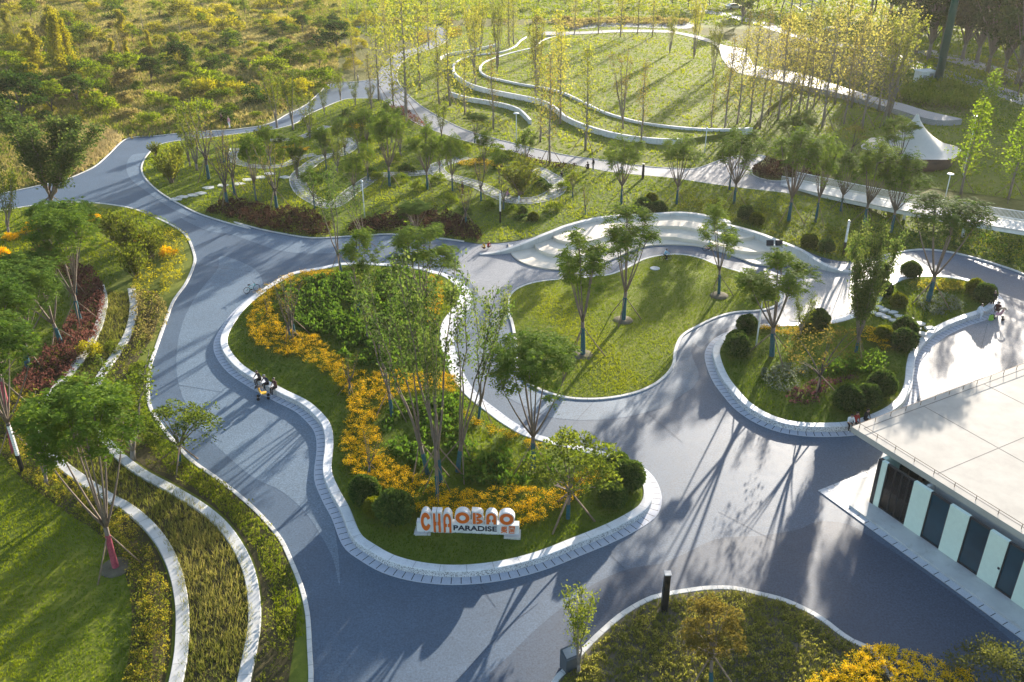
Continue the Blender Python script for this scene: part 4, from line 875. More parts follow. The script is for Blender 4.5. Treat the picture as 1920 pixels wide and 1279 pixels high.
rows('B', "A 1165,1000,600 1270,1150,760 1310,1090,720 1545,1165,800 1250,905,700 B 390,1279,1120 780,1120,870 695,1260,1010 905,1170,960 1290,1100,950 1360,1200,1040", 'thin bare propped tree in the path garden, #', 'bare trees in the path garden')
rows('LS', "A 1100,950,540 1060,930,640 1545,710,370 1635,725,385 1730,770,490 1810,640,480 1900,560,370 B 80,590,440 165,600,470", 'slim small leaved tree along the north west path, #', 'slim trees along the north west path')
rows('JD', "P 560,335,262 612,318,240 648,300,225 690,285,205 735,268,190 665,372,290 590,392,312 508,312,240 825,330,262 908,322,250 936,345,280 985,318,245 470,318,258", 'light feathery tree deep in the path garden, #', 'feathery trees deep in the path garden', wide=.8)
rows('bush_g', "A 1500,850 1580,880 1650,800 1720,690 1760,760 1880,740 B 60,700 150,800 300,900 420,800 330,1010 200,1000 560,850 640,830 700,850 860,840 940,880 540,1010 420,1060 600,1130 820,1170 960,1200 1180,1180 1240,1060 1300,1010 100,960", 'mid green low bush among the paths of the garden, #', 'low bushes of the path garden', h=1.3, wide=1.2)
rows('bush_d', "A 1450,850 1560,790 1830,800 B 30,640 240,830 380,960 500,880 780,900 880,930 700,1190 1010,1230 1150,1060", 'dark low bush among the paths of the garden, #', 'dark bushes of the path garden', h=1.2, wide=1.1)
rows('LS', "A 1660,1000,800 1880,960,720 B 330,870,640 470,800,640 560,760,570 100,860,640 1000,1010,850", 'leafy young tree among the paths of the garden, #', 'young trees of the path garden', wide=1.3)
rows('W', "A 960,1020,800 1000,900,790 870,870,770 1480,800,670", 'fine leaved shrub at the west tip of the path garden, #', 'upright shrubs in the path garden', wide=1.25)
plant('J', 783, 446, 'bright umbrella tree in front of the brown hedge by the road', 380, 775, .06, wide=1.35, group='umbrella trees in the path garden')
plant('L', 690, 470, 'loose tall tree above the brown hedge by the road', 330, 640, .06, wide=1.1)
plant('J', 890, 268, 'umbrella tree between the garden and the curving path', 213, 893, .06, wide=1.25, group='umbrella trees in the path garden')
plant('W', 975, 365, 'broad fine leaved shrub inside the looped paved path', 290, None, .1, wide=1.6); plant('bush_d', 1010, 347, 'small dark shrub inside the looped paved path', h=1.2, z=.1)
plant('bush_d', 700, 330, 'dark shrub beside the left end of the paved path', h=1.8, z=.1); plant('bush_d', 757, 322, 'dark shrub below the umbrella trees of the path garden', h=1.5, z=.1)
rows('JD', "B 1560,1140,770 1870,1140,775 C 260,1060,730,.9 285,1140,735 590,1240,730 880,1180,850 740,1240,770,.7 1010,1265,800 1160,1300,870", 'umbrella tree with teal trunk on the slope above the terrace, #', 'umbrella trees on the slope', wide=.9)
plant('JM', 1496, 300, 'bright feathery tree beside the paved square, taller of two', 205, 1500, .06, wide=1.2); plant('JM', 1690, 322, 'bright feathery tree in front of the white canopy', 218, 1680, .06, wide=1.0)
rows('GL', "C 1820,1110,560 1550,1080,560 1650,800,400", 'light green loose spire tree right of the footbridge, #', 'light green spires right of the bridge', wide=1.2)
rows('RB', "C 940,860,700 760,900,760 1060,950,790 1270,880,740", 'small tree with thin brownish foliage near the canopy, #', 'thin brownish trees by the square')
for x, y, k, hh, lb in ((1205, 392, 'ball', 2.0, 'dark clipped ball behind the terrace wall, left of the pair'), (1234, 398, 'ball', 2.0, 'dark clipped ball behind the terrace wall, right of the pair'), (1221, 375, 'bally', 1.4, 'yellow clipped ball behind the dark pair'), (1398, 405, 'ball', 1.9, 'dark ball shrub above the middle of the terrace wall'), (1418, 415, 'bally', 1.6, 'yellow green ball shrub above the middle of the terrace wall'),
        (1516, 458, 'bally', 1.7, 'yellow green ball shrub left of the tall lamp post'), (1549, 466, 'ball', 1.6, 'dark ball shrub left of the tall lamp post'), (1000, 408, 'bally', 1.2, 'yellow ball shrub behind the left end of the terrace wall'), (980, 397, 'ball', 1.2, 'low dark shrub at the left end of the terrace wall')):
    plant(k, x, y+5, lb, h=hh*.72, z=.06, group='ball shrubs on the slope')
# great lawn and beyond
rows('G', "B 210,560,60 295,610,130 375,690,-60 440,500,20 550,580,150 605,590,60 750,490,80 690,640,230 935,260,-80 1110,790,330 1215,690,150 1360,840,250 490,275,-60 250,300,-80", 'slender yellow leaved tree by the lawn walls, #', 'slender trees by the lawn walls')
rows('GB', "B 80,480,200 170,610,300 850,720,240 1085,560,80 1160,920,300 1670,800,330 C 155,740,420 230,740,200", 'slender almost leafless tree by the lawn walls, #', 'leafless slender trees by the lawn walls', wide=.9)
rows('CL', "B 740,430,-20 775,330,-40 870,420,-50 1095,540,60 1830,320,20 C 60,350,-40 165,460,100", 'many stemmed tree at the rim of the great lawn, #', 'clustered trees round the great lawn', wide=.75)
plant('BV', 1168, 242, 'bare vase shaped tree standing on the great lawn wall', 95, 1168, .6, group=None)
rows('G', "B 1300,190,-120 1430,190,-100 1555,210,-130 1650,190,-110 1730,210,-90 960,240,-80 1210,500,60", 'slender tree on the far rim of the great lawn, #', 'slender trees on the far rim', z=.8)
rows('GY', "C 300,720,200 370,715,150 435,715,230 535,670,120 600,640,170 650,640,60 690,660,130 780,710,100 850,580,-30 940,600,60 1000,720,150 1030,540,20 1120,700,90 1180,560,40", 'golden slender tree in the grove right of the lawn, #', 'golden grove right of the great lawn')
rows('GB', "C 700,520,40 820,480,0 400,450,60 460,400,40 560,450,80 480,640,250 730,600,200 900,690,190 1090,620,130", 'nearly bare slender tree in the golden grove, #', 'bare trees in the golden grove')
rows('CL', "C 560,330,60 620,300,40 760,340,0 1140,690,60", 'clustered tree behind the golden grove, #', 'clustered trees behind the golden grove')
rows('E', "C 1240,330,-260 1300,300,-280 1370,330,-300 1440,290,-300 1560,330,-260 1640,350,-300 1700,400,-240 1790,420,-200 1860,470,-180 1900,440,-260 1500,120,-500 1620,130,-500 1740,160,-500 1860,180,-500 1250,180,-400 1150,110,-420 1050,70,-420 940,60,-420 330,130,-120", 'tall dark evergreen along the bright road at the top right, #', 'dark evergreens along the far road', full=False)
rows('M', "P 1290,14,-30 1330,10,-40 1375,5,-40 1420,16,-40 1455,8,-50 1500,12,-50 1545,18,-50 1590,14,-60 1640,22,-70 1690,26,-80 1740,30,-80 1800,38,-90 1860,46,-90 1910,55,-90", 'leafy tree of the woodland along the top right edge, #', 'woodland along the top right edge', wide=1.1, full=False)
rows('G', "B 30,120,-60 90,90,-60 140,180,-20 20,240,60 60,320,130 230,110,-80 330,110,-90 620,130,-60 560,120,-80 850,120,-60", 'slender yellow tree between the wild field and the lawns, #', 'slender trees at the far park edge')
rows('bush_y', "B 20,150 60,200 110,140 20,300 60,380 140,110 200,130 100,260", 'yellow green bush between the wild field and the path, #', 'bushes at the far path', h=2.2, wide=1.3)
rows('GB', "C 350,380,60 530,420,90 640,520,120 760,560,160 980,480,60 1080,500,40 1150,420,0", 'greyish bare slender tree behind the golden grove, #', 'grey bare trees behind the golden grove')
rows('RB', "C 1700,470,320 1790,510,380 1870,530,330", 'reddish thin tree along the bright road, #', 'reddish trees along the bright road')
# ---- wild field on the left
rows('V', "A 210,385,165,1.6 350,425,80 400,400,110 640,365,220 720,355,225 690,235,60,1.4 840,305,170 300,250,40,1.5 60,220,60,1.3", 'yellow vine clad tree column in the wild field, #', 'vine clad columns', full=False)
for x, y, t, k, wd, lb in ((340, 140, 80, 'D', 1.1, 'dark round evergreen standing in the middle of the wild field'), (285, 157, 108, 'D', 1.3, 'low spreading dark tree beside the middle evergreen'), (443, 54, 30, 'D', 1.0, 'small dark tree at the far side of the wild field'), (530, 66, 38, 'D', .9, 'dark tree left of the large round evergreen, nearer one'), (568, 62, 28, 'D', .8, 'dark irregular tree left of the large round evergreen'), (632, 98, 40, 'D', 1.2, 'large round dark evergreen beside the north path'),
        (45, 232, 138, 'D', 1.2, 'large dark green tree at the left edge of the wild field'), (148, 200, 142, 'D', 1.1, 'dark bushy evergreen behind the tawny grass'), (100, 215, 150, 'M', 1.1, 'mid green leafy tree beside the dark bushy evergreen'), (515, 106, 82, 'D', 1.1, 'low dark tree in front of the round evergreen'), (545, 112, 86, 'D', 1.0, 'squat dark tree below the round evergreen'), (190, 165, 118, 'M', 1.2, 'mid green tree in the scrub left of the middle evergreen'), (115, 140, 95, 'M', 1.2, 'light green bushy tree among the yellow columns'), (410, 172, 145, 'M', 1.1, 'small green tree at the scrub edge nearest the path'), (435, 172, 140, 'M', .8, 'slim green tree at the scrub edge'), (355, 178, 150, 'M', 1.2, 'spreading green tree behind the bare path trees'), (20, 150, 95, 'M', 1.3, 'green bushy tree at the left edge behind the dark one'), (380, 52, 22, 'M', .7, 'lone thin tree on the open part of the wild field'), (600, 130, 95, 'M', 1., 'green tree in front of the large round evergreen'), (655, 120, 90, 'M', 1., 'green tree right of the large round evergreen')):
    plant(k, x, y, lb, t, None, 0, wide=wd, full=False)
field = PX(K("A -60,1000 0,700 330,730 690,745 1130,730 1450,690 1780,510 1880,400 1700,330 1790,280 1904,60 1904,-20 -60,-20"))
def field_scrub():
    Q = []; pz = rng.uniform(0, 1, (5000, 2))
    pxs = pz*np.array([650, 235])
    for p in pxs:
        g = np.array(G(p[0], max(p[1], 2))); 
        if not inside(g[None], field)[0]: continue
        dd = 2.2+ .0095*g[1]
        if p[1] > 170 and p[0] > 110 and p[0] < 250 and p[1] > 235-(p[0]-110)*.1: continue
        if all(np.linalg.norm(g-q[:2]) > dd*1.05 for q in Q): Q.append(np.array([g[0], g[1], p[0], p[1]]))
        if len(Q) > 215: break
    bins = {}
    for q in Q:
        b = min(int(q[3]/24), 9); right = q[2]/640
        u = random.random(); k = 'bush_b' if u < .08+.26*right*(q[3] > 60) else ('bush_y' if u < .42 else ('bush_d' if u < .62 else 'bush_g'))
        bins.setdefault((b, k), []).append(q)
    nm = dict(bush_b='tawny dry bush', bush_y='yellow green bush', bush_d='dark green bush', bush_g='mid green bush')
    for (b, k), L_ in bins.items():
        L_.sort(key=lambda q: q[2])
        for i, q in enumerate(L_):
            plant(k, q[2], q[3], f"{nm[k]}, {ordw(i)} of its kind in the {ordw(b)} bush row of the wild field", h=random.choice((1.2, 1.5, 1.9, 2.4, 3.0, 3.8))*(1.15 if q[3] < 100 else 1), z=0, wide=random.uniform(1.0, 1.45), group='bushes in the wild field')
field_scrub()
rows('M', "P 60,40,-5 130,60,20 210,30,-10 300,36,0 380,20,-12 460,30,0 250,80,45 150,95,60 540,22,-8 600,25,0 90,110,70 330,95,62 440,100,72 500,60,35", 'light leafy tree scattered over the wild field, #', 'leafy trees over the wild field', wide=.8, full=False)
rows('GY', "P 30,80,25 85,70,10 170,72,15 225,100,55 270,60,5 340,70,25 190,130,85 120,120,70", 'yellow slender tree in the wild field, #', 'yellow slender trees of the wild field', wide=1.3, full=False)
rows('M', "P 690,12,-20 730,9,-25 790,14,-15 850,8,-20 900,12,-25 960,6,-25 1010,10,-20 1060,14,-12 1110,8,-22 1160,12,-18 1210,6,-25 1260,12,-18", 'green tree in the distant belt beyond the great lawn, #', 'distant tree belt', wide=1.1, full=False)
rows('bush_b', "P 700,42 745,44 790,40 840,43 890,40 940,44 1010,42 1060,40 1110,44 1170,41 1230,40", 'low tawny bush at the foot of the distant belt, #', 'low bushes at the distant belt', h=1.6, wide=1.5)
# ---- ground cover, flowers, hedges, grass
Z5 = lambda Q: np.full(len(Q), .07)
def PZ(s, z=.0): return prune(curve(PX(K(s), z), True, .5))
fl = (MT['flower'], 50, .057)
def fbed(s, label, dens=9, h=.42, z=H_isl, zz=.75, flw=None):
    cover('flower_bed', PZ(s, zz), dens, h, .13, MT['stem'], z, label, 'flowers', flowers=flw or fl, per=12)
fbed("P 466,585 462,615 478,648 520,668 575,688 615,713 640,738 652,765 642,805 640,850 650,888 695,915 725,935 760,965 800,975 880,985 985,990 1050,965 1105,925 1150,893 1120,872 1085,900 1040,920 960,925 860,925 800,905 745,872 716,835 712,790 735,760 800,740 860,735 850,700 800,700 740,702 690,702 655,700 640,680 600,640 545,628 520,600 500,560 480,560", 'yellow orange flowers in a long winding band on the flower island', 10)
fbed("P 868,768 900,790 950,808 1000,826 1040,850 1010,850 960,832 915,812 870,790", 'strip of yellow orange flowers inside the right rim of the flower island')
fbed("P 800,515 828,525 832,570 818,600 795,610 800,560", 'yellow orange flowers at the far right corner of the flower island')
fbed("P 480,545 540,515 620,505 640,530 560,540 510,560", 'thin yellow flowers at the far left rim of the flower island', 6)
fbed("F 420,625 520,620 680,640 690,690 560,690 430,660", 'orange flower strip at the left of the right planter', 8, .35, H_plant, .7)
fbed("F 890,670 1050,655 1160,700 1150,790 1080,760 960,700", 'orange flower strip at the middle of the right planter', 8, .35, H_plant, .7)
fbed("P 1480,1300 1560,1255 1610,1225 1680,1222 1760,1250 1830,1290 1700,1350 1500,1340", 'yellow flowers on the near bank at the bottom edge', 20, .6, lambda Q: np.full(len(Q), .25), .3)
fbed("A 1560,830 1640,815 1720,830 1700,850", 'small yellow flower patch by the winding garden path', 8, .3, Z5, .1); fbed("B 20,700 110,695 130,715 60,730 20,720", 'yellow flower patch on the garden path bank', 8, .3, Z5, .1)
fbed("B 650,910 760,890 890,920 880,950 760,930 660,935", 'orange flowers inside the looped paved path', 8, .4, Z5, .1); fbed("B 420,190 500,190 520,220 440,250", 'orange flowers beside the distant path', 4, .6, Z5, .1); fbed("B 570,170 660,160 670,205 600,220", 'orange flowers right of the distant path', 4, .6, Z5, .1)
cover('ground_cover', PZ("P 520,545 600,525 700,515 800,520 790,600 820,640 845,690 760,695 700,690 655,690 610,635 550,615", .75), 9, .5, .30, MT['cover'], H_isl, 'broad leaved green cover at the far half of the flower island', 'ground cover', per=11, wr=.6, gap=.25)
cover('ground_cover', PZ("P 722,790 745,765 800,748 862,742 900,800 960,840 1030,865 1055,905 960,920 860,918 800,895 745,862 722,830", .75), 8, .5, .28, MT['cover'], H_isl, 'broad leaved green cover behind the letter sign', 'ground cover', per=11, wr=.6, gap=.42)
cover('ground_cover', PZ("F 690,890 760,860 900,810 1040,780 1130,800 1140,860 1060,900 900,900 800,920", .7), 10, .4, .26, MT['cover'], H_plant, 'bright leafy cover in the middle of the right planter', 'ground cover', per=10, wr=.6)
cover('ground_cover', PZ("F 430,880 560,840 690,860 690,930 620,1000 540,1010 460,960", .7), 12, .3, .16, MT['cover_s'], H_plant, 'silvery cover at the left of the right planter', 'ground cover', per=10)
cover('ground_cover', PZ("F 1300,480 1420,450 1560,480 1570,530 1480,560 1360,560", .7), 10, .3, .16, MT['cover_s'], H_plant, 'silvery cover at the far end of the right planter', 'ground cover', per=10)
cover('ground_cover', PZ("F 560,1040 640,980 760,950 880,930 1040,930 900,950 800,1000 760,1060 640,1080", .7), 12, .4, .16, MT['purple'], H_plant, 'dark purple cover at the front of the right planter', 'ground cover', per=12)
cover('ground_cover', PZ("F 1250,400 1400,370 1560,390 1600,430 1500,450 1350,440", .7), 9, .4, .2, MT['yel'], H_plant, 'yellowish cover under the large feathery tree', 'ground cover', per=9)
cover('hedge', PZ("A 1140,1195 1200,1150 1290,1120 1400,1125 1530,1165 1650,1165 1780,1200 D 1770,20 1850,60 1830,130 1700,128 1500,100 1350,60 1230,10", .1), 7, .55, .20, MT['brown'], Z5, 'dark brown low hedge along the road bend', 'hedge', per=16)
cover('hedge', PZ("E 60,60 200,20 400,-20 560,-10 690,40 775,110 770,165 560,130 300,110 120,115 50,118", .1), 7, .55, .20, MT['brown'], Z5, 'dark brown low hedge left of the terrace wall', 'hedge', per=16)
cover('hedge', PZ("C 395,930 460,905 560,900 700,930 760,960 740,1000 640,985 500,1000 400,975", .3), 5, .9, .26, MT['brown'], Z5, 'brownish low hedge on the paved square', 'hedge', per=14)
cover('hedge', PZ("B 240,610 330,610 420,660 470,720 420,700 300,650", .1), 4, .8, .25, MT['red'], Z5, 'reddish brown hedge beside the curving north path', 'hedge', per=12)
cover('hedge', PZ("B 1170,118 1500,108 1904,112 1904,140 1600,138 1400,142 1300,165 1230,150", .1), 2.2, .6, .4, MT['scrub_b'], Z5, 'tawny reddish hedge at the far side of the great lawn', 'hedge', per=12)
cover('hedge', PZ("B 960,860 1100,895 1300,925 1340,945 1180,940 1000,890", .1), 4, .5, .22, MT['brown'], Z5, 'low brown hedge along the north path', 'hedge', per=10)
cover('hedge', PZ("P 60,470 110,478 150,495 186,518 197,555 192,592 174,640 138,690 100,722 60,740 25,725 45,690 95,650 125,605 140,560 125,520 85,500", .4), 11, .75, .20, MT['red'], Z5, 'dark red hedge curving along the inner edging strip', 'hedge', per=14)
S1c = curve(PX(K(S1)), False, .8); S2c = curve(PX(K(S2)), False, .8)
yb = prune(np.vstack([offset(S2c, .5, False)[18:], offset(S2c, 2.6, False)[18:][::-1]])); meadow = prune(np.vstack([S1c[2:], S2c[2:][::-1]]))
struct(sheet('planting_bed', meadow, .09, MT['meadow']))
verge = prune(np.vstack([offset(S1c, -.45, False)[2:], offset(S1c, -2.3, False)[2:][::-1]]))
struct(sheet('planting_bed', yb, .085, MT['meadow'])); struct(sheet('planting_bed', verge, .088, MT['meadow']))
cover('shrub_bed', yb, 9, .5, .095, MT['yel'], Z5, 'yellow leaved low shrubs along the inner edging strip', 'shrubs', per=24, gap=.3)
cover('shrub_bed', yb, 6, .5, .16, MT['cover2'], Z5, 'green low shrubs mixed among the yellow ones', 'shrubs', per=10, gap=.3)
cover('shrub_bed', verge, 7, .5, .15, MT['cover2'], Z5, 'dull green low shrubs between the outer strip and the verge', 'shrubs', per=11, gap=.2)
grass('meadow', meadow, 55, .34, .05, MT['mead'], .09, 'dry olive meadow grass between the two edging strips', blades=3, thin=.5)
cover('shrub_bed', PZ("P 255,560 330,545 350,480 350,440 300,430 275,480 250,530", .1), 6, .5, .18, MT['scrub_y'], Z5, 'yellow green low planting by the road bend', 'shrubs', per=9, gap=.25)
cover('shrub_bed', PZ("P 252,545 300,560 318,600 290,640 255,650 250,600", .1), 7, .55, .18, MT['scrub_b'], Z5, 'tawny brown low planting by the road', 'shrubs', per=11)
cover('ground_cover', offset(C_bed, -.5), 20, .24, .12, MT['bedcov'], H_bed, 'small olive tufts covering the near low bed', 'ground cover', per=9, gap=.12, clump=.5)
grass('bed_tufts', offset(C_bed, -.4), 42, .17, .05, MT['bedcov'], H_bed, 'olive grass tufts all over the near low bed', 'ground cover', blades=5, thin=.35, lean=1.0)
grass('grass', mid, 4, .2, .14, MT['grass_y'], .62, 'grass of the terrace between the two long walls', blades=3)
grass('far_grass', FARP, .9, .45, .35, MT['grass_y'], .012, 'rough grass of the far park edge', blades=4, lean=.9)
slope = PZ("C 0,1065 300,1110 600,1190 900,1279 F 1000,20 1240,200 1000,255 880,255 780,235 680,195 560,150 430,100 290,60 150,30 0,15", .1)
cover('shrub_bed', slope, 4, .35, .17, MT['cover2'], Z5, 'olive low planting on the slope above the terrace', 'shrubs', per=10, gap=.35)
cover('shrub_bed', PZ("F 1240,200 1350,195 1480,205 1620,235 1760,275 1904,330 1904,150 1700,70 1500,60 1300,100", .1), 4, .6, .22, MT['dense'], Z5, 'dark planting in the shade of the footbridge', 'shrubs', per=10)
HI = lambda Q: H_isl(Q); inner = offset(C_isl, -.65)
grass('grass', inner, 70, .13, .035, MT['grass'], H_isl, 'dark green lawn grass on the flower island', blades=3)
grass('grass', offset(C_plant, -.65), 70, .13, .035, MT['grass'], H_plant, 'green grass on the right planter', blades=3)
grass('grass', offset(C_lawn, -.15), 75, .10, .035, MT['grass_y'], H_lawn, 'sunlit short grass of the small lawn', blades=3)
near_l = leftpark[leftpark[:, 1] < 130]
vis = PX(K("P -150,1330 -150,740 0,740 60,800 140,920 200,960 230,1000 265,1060 285,1140 290,1220 270,1330")); 
grass('grass', vis, 70, .12, .04, MT['grass_y'], .07, 'mown grass of the near left lawn', blades=3, lean=.7)
vis2 = prune(np.vstack([offset(C_left, -.2, False)[8:70], offset(C_left, -1.7, False)[8:70][::-1]]))
grass('grass', vis2, 90, .18, .045, MT['grass_y'], .07, 'bright green verge along the road kerb', blades=3)
grass('grass', PZ("P -40,400 100,388 240,390 300,405 340,430 358,455 300,440 240,500 200,540 150,500 -40,500", .1), 26, .16, .06, MT['grass_y'], .07, 'grass of the far left park', blades=3)
grass('grass', PZ("P -60,500 60,490 130,560 100,640 30,720 -60,730", .1), 30, .16, .06, MT['grass'], .07, 'grass under the feathery trees at the left edge', blades=3)
grass('grass', gard, 12, .17, .085, MT['grass_y'], .06, 'grass of the path garden and slope', blades=3, margin=.3)
grass('grass', big, 3.2, .2, .16, MT['grass_y'], .82, 'grass of the great lawn', blades=3); grass('grass', backlawn, 3.0, .2, .16, MT['grass_y'], .05, 'grass of the lawns around the great lawn', blades=3)
field2 = PX(K("A -60,1030 0,1075 360,1000 530,925 600,865 690,780 1130,730 1450,700 1780,510 1880,400 1904,60 1904,-20 -60,-20"))
grass('dry_grass', field2, 4.5, .55, .17, MT['dry'], 0, 'tall dry tawny grass of the wild field', blades=4, ps=.25, lean=.8)
STR = PX(K('A 330,735 480,690 600,720 690,770 600,865 450,960 360,1000 200,1030 120,900'))
grass('wild_grass', field2, 2.0, .6, .26, MT['scrub_g'], 0, 'green weeds through the dry grass of the wild field', blades=4, ps=.15, lean=.9, thin=1., holes=(STR,))
grass('straw_grass', STR, 14, .6, .14, MT['straw'], 0, 'pale tawny straw grass clearing beside the road bend', blades=4, ps=.4, lean=.8)
cover('shrub_bed', PZ('C 1190,525 1300,475 1450,470 1600,500 1690,560 1600,605 1400,595 1250,570', .3), 2.6, 1.5, .34, MT['scrub_g'], Z5, 'dark green planted mound below the green mast', 'shrubs', per=22)
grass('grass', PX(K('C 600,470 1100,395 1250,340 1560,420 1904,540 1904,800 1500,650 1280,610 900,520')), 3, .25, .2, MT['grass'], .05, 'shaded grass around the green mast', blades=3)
# ------------------------------------------------------------------ flat roofed pavilion
FD = Vector((.481, -.877, 0)).normalized(); BD = Vector((.877, .481, 0)).normalized()
WB = Vector((*G(1629.6, 941, .16), .16))
def fx(px, py): 
    p = Vector((*G(px, py, .16), .16)); return (p-WB).dot(FD)
pav = empty('pavilion', (0, 0, 0)); tag(pav, 'flat roofed pavilion with mint panels, dark windows and a wide pale roof', 'building')
def pt(f, b, z): v = WB+FD*f+BD*b; return (v.x, v.y, z)
def qbox(mb, f0, f1, b0, b1, z0, z1, m=0):
    P = [pt(f0, b0, z0), pt(f1, b0, z0), pt(f1, b1, z0), pt(f0, b1, z0), pt(f0, b0, z1), pt(f1, b0, z1), pt(f1, b1, z1), pt(f0, b1, z1)]
    mb.add(P, [(3, 2, 1, 0), (4, 5, 6, 7), (0, 1, 5, 4), (1, 2, 6, 5), (2, 3, 7, 6), (3, 0, 4, 7)], m)
RZ = 4.05
cor = Vector((*G(1597, 800, RZ), RZ)); cf = (cor-WB).dot(FD); cb = (cor-WB).dot(BD)
mb = MB(); qbox(mb, cf, 34, cb, 34, RZ-.42, RZ); qbox(mb, cf+.25, 34, cb+.25, 34, RZ-.52, RZ-.42); roof = link('roof', mb.mesh('roof', (MT['roof'],)), pav)
mb = MB(); qbox(mb, cf+.55, 34, cb+.50, cb+.56, RZ, RZ+.006); qbox(mb, cf+.5, cf+.56, cb+.56, 34, RZ, RZ+.006)
for g in (6.2, 12.4, 18.6, 24.8): qbox(mb, cf+.56, 34, cb+g, cb+g+.05, RZ, RZ+.005); qbox(mb, cf+g, cf+g+.05, cb+.56, 34, RZ, RZ+.0045)
link('joint', mb.mesh('joint', (m_plain('seam', (.16, .15, .14), .9),)), roof)
mb = MB()
for i in range(26):
    for f, b in ((cf+.35+i*1.45, cb+.32), (cf+.32, cb+.35+i*1.45)): mb.tube([pt(f, b, RZ), pt(f, b, RZ+.34)], .022, 5)
mb.tube([pt(cf+.32, cb+36, RZ+.33), pt(cf+.32, cb+.32, RZ+.33), pt(cf+36, cb+.32, RZ+.33)], .018, 5); link('rail', mb.mesh('rail', (MT['stake'],)), roof)
zt = RZ-.52
bx = [fx(1280+a/2.975, 849+b/2.975) for a, b in ((1040, 275), (1060, 285), (1103, 297), (1240, 400), (1332, 462), (1422, 540), (1530, 608), (1637, 688), (1738, 755), (1830, 820))]
bx += [bx[-1]+2.1, bx[-1]+4.6, bx[-1]+6.7, bx[-1]+9.2, bx[-1]+11.3]
mb = MB(); qbox(mb, 0, bx[1], 0, .3, .16, zt); link('corner_post', mb.mesh('corner_post', (MT['frame'],)), pav)
def wpanel(a, b): mb = MB(); qbox(mb, a, b, .03, .28, .16, zt); link('wall_panel', mb.mesh('wall_panel', (MT['mint'],)), pav)
def window(a, b, gl, split, side=False):
    mb = MB(); q = (lambda f0, f1, b0, b1, z0, z1: qbox(mb, f0, f1, b0, b1, z0, z1)) if not side else (lambda f0, f1, b0, b1, z0, z1: qbox(mb, b0, b1, f0, f1, z0, z1))
    q(a, a+.07, .08, .22, .16, zt); q(b-.07, b, .08, .22, .16, zt); q(a+.07, b-.07, .08, .22, .16, .26); q(a+.07, b-.07, .08, .22, zt-.1, zt)
    for s_ in split: c = a+(b-a)*s_; q(c-.035, c+.035, .085, .215, .26, zt-.1)
    w_ = link('window', mb.mesh('window', (MT['frame'],)), pav)
    mb = MB(); (qbox(mb, a+.07, b-.07, .14, .16, .26, zt-.1) if not side else qbox(mb, .14, .16, a+.07, b-.07, .26, zt-.1)); link('pane', mb.mesh('pane', (MT[gl],)), w_)
wpanel(bx[1], bx[2]); window(bx[2], bx[3], 'glass', (.3, .55, .8)); wpanel(bx[3], bx[4]); window(bx[4], bx[5], 'glassd', ()); wpanel(bx[5], bx[6]); window(bx[6], bx[7], 'glassd', ()); wpanel(bx[7], bx[8]); window(bx[8], bx[9], 'glassd', ())
for i in range(9, len(bx)-1):
    if i % 2: wpanel(bx[i], bx[i+1])
    else: window(bx[i], bx[i+1], 'glassd', ())
for b0_, b1_ in ((.3, 1.9), (6.6, 16)): mb = MB(); qbox(mb, 0, .25, b0_, b1_, .16, zt); link('end_wall', mb.mesh('end_wall', (MT['mint'],)), pav)
window(1.9, 6.6, 'glass', (.25, .5, .75), True)
mb = MB(); qbox(mb, bx[3]+.6, bx[3]+.8, .4, 14, .16, zt); qbox(mb, bx[3]+.8, 30, 1.0, 1.2, .16, zt); qbox(mb, .3, bx[3]+.6, 9, 9.2, .16, zt); link('inner_wall', mb.mesh('inner_wall', (MT['conc'],)), pav)
mb = MB(); qbox(mb, .02, 30, .02, 14, .04, .155); qbox(mb, -.4, 30, -1.35, 0.0, .04, .15); link('plinth', mb.mesh('plinth', (MT['conc'],)), pav)
# paved apron with slotted rim
ap = [Vector((*G(*p, .06), 0)) for p in K("I 755,210")][0]; af = (ap-WB).dot(FD); ab = (ap-WB).dot(BD)
mb = MB(); mb.prism([pt(af, ab, 0)[:2], pt(34, ab-.2, 0)[:2], pt(34, 10, 0)[:2], pt(af, 10, 0)[:2]], 0, .055); struct(link('pavement', mb.mesh('pavement', (MT['conc'],))))
rimc = np.array([pt(af, 10, 0)[:2], pt(af, ab, 0)[:2], pt(34, ab-.2, 0)[:2]]); rimc = np.vstack([np.linspace(rimc[0], rimc[1], 14)[:-1], np.linspace(rimc[1], rimc[2], 50)])
struct(link('drain_ring', ribbon_mesh('drain_ring', rimc, 0, -.5, 0, .062, (m_slot('apron_slot', (.50, .52, .56), .75, .05, .05, .9), MT['conc']), False, .004)))
mb = MB(); qbox(mb, bx[7]+1.0, bx[7]+1.13, -.0, .03, 1.5, 1.64); link('switch_box', mb.mesh('switch_box', (MT['dark'],)), pav)
# ------------------------------------------------------------------ letter sign
a = Vector((*G(782, 999, .62), .0)); b = Vector((*G(973, 1005, .62), .0)); sd = (b-a).normalized(); SW = (b-a).length; sb = Vector((-sd.y, sd.x, 0))
SZ = .55
sg = empty('letter_sign', (a.x, a.y, SZ), math.atan2(sd.y, sd.x)); tag(sg, 'white letter sign reading CHAOBAO PARADISE with orange letters on a white block', 'sign')
U = SW/1415.0                       # one photo-crop unit (1415 across the block)
VZ = 1.0/172.0
def ell(cx, cz, rx, rz, n=28, a0=0, a1=2*math.pi): return [(cx+rx*math.cos(a0+(a1-a0)*i/n), cz+rz*math.sin(a0+(a1-a0)*i/n)) for i in range(n if a1-a0 > 6.28 else n+1)]
def slab(mb, poly, y0, y1, m=0):
    """upright slab: polygon in x,z between depths y0 (front) and y1"""
    t = MB(); t.prism(poly, 0, y1-y0, m, bottom=True)
    vs = [(p[0], y1-p[2], p[1]) for p in t.v]; mb.add(vs, [tuple(f) for f in t.f], m)
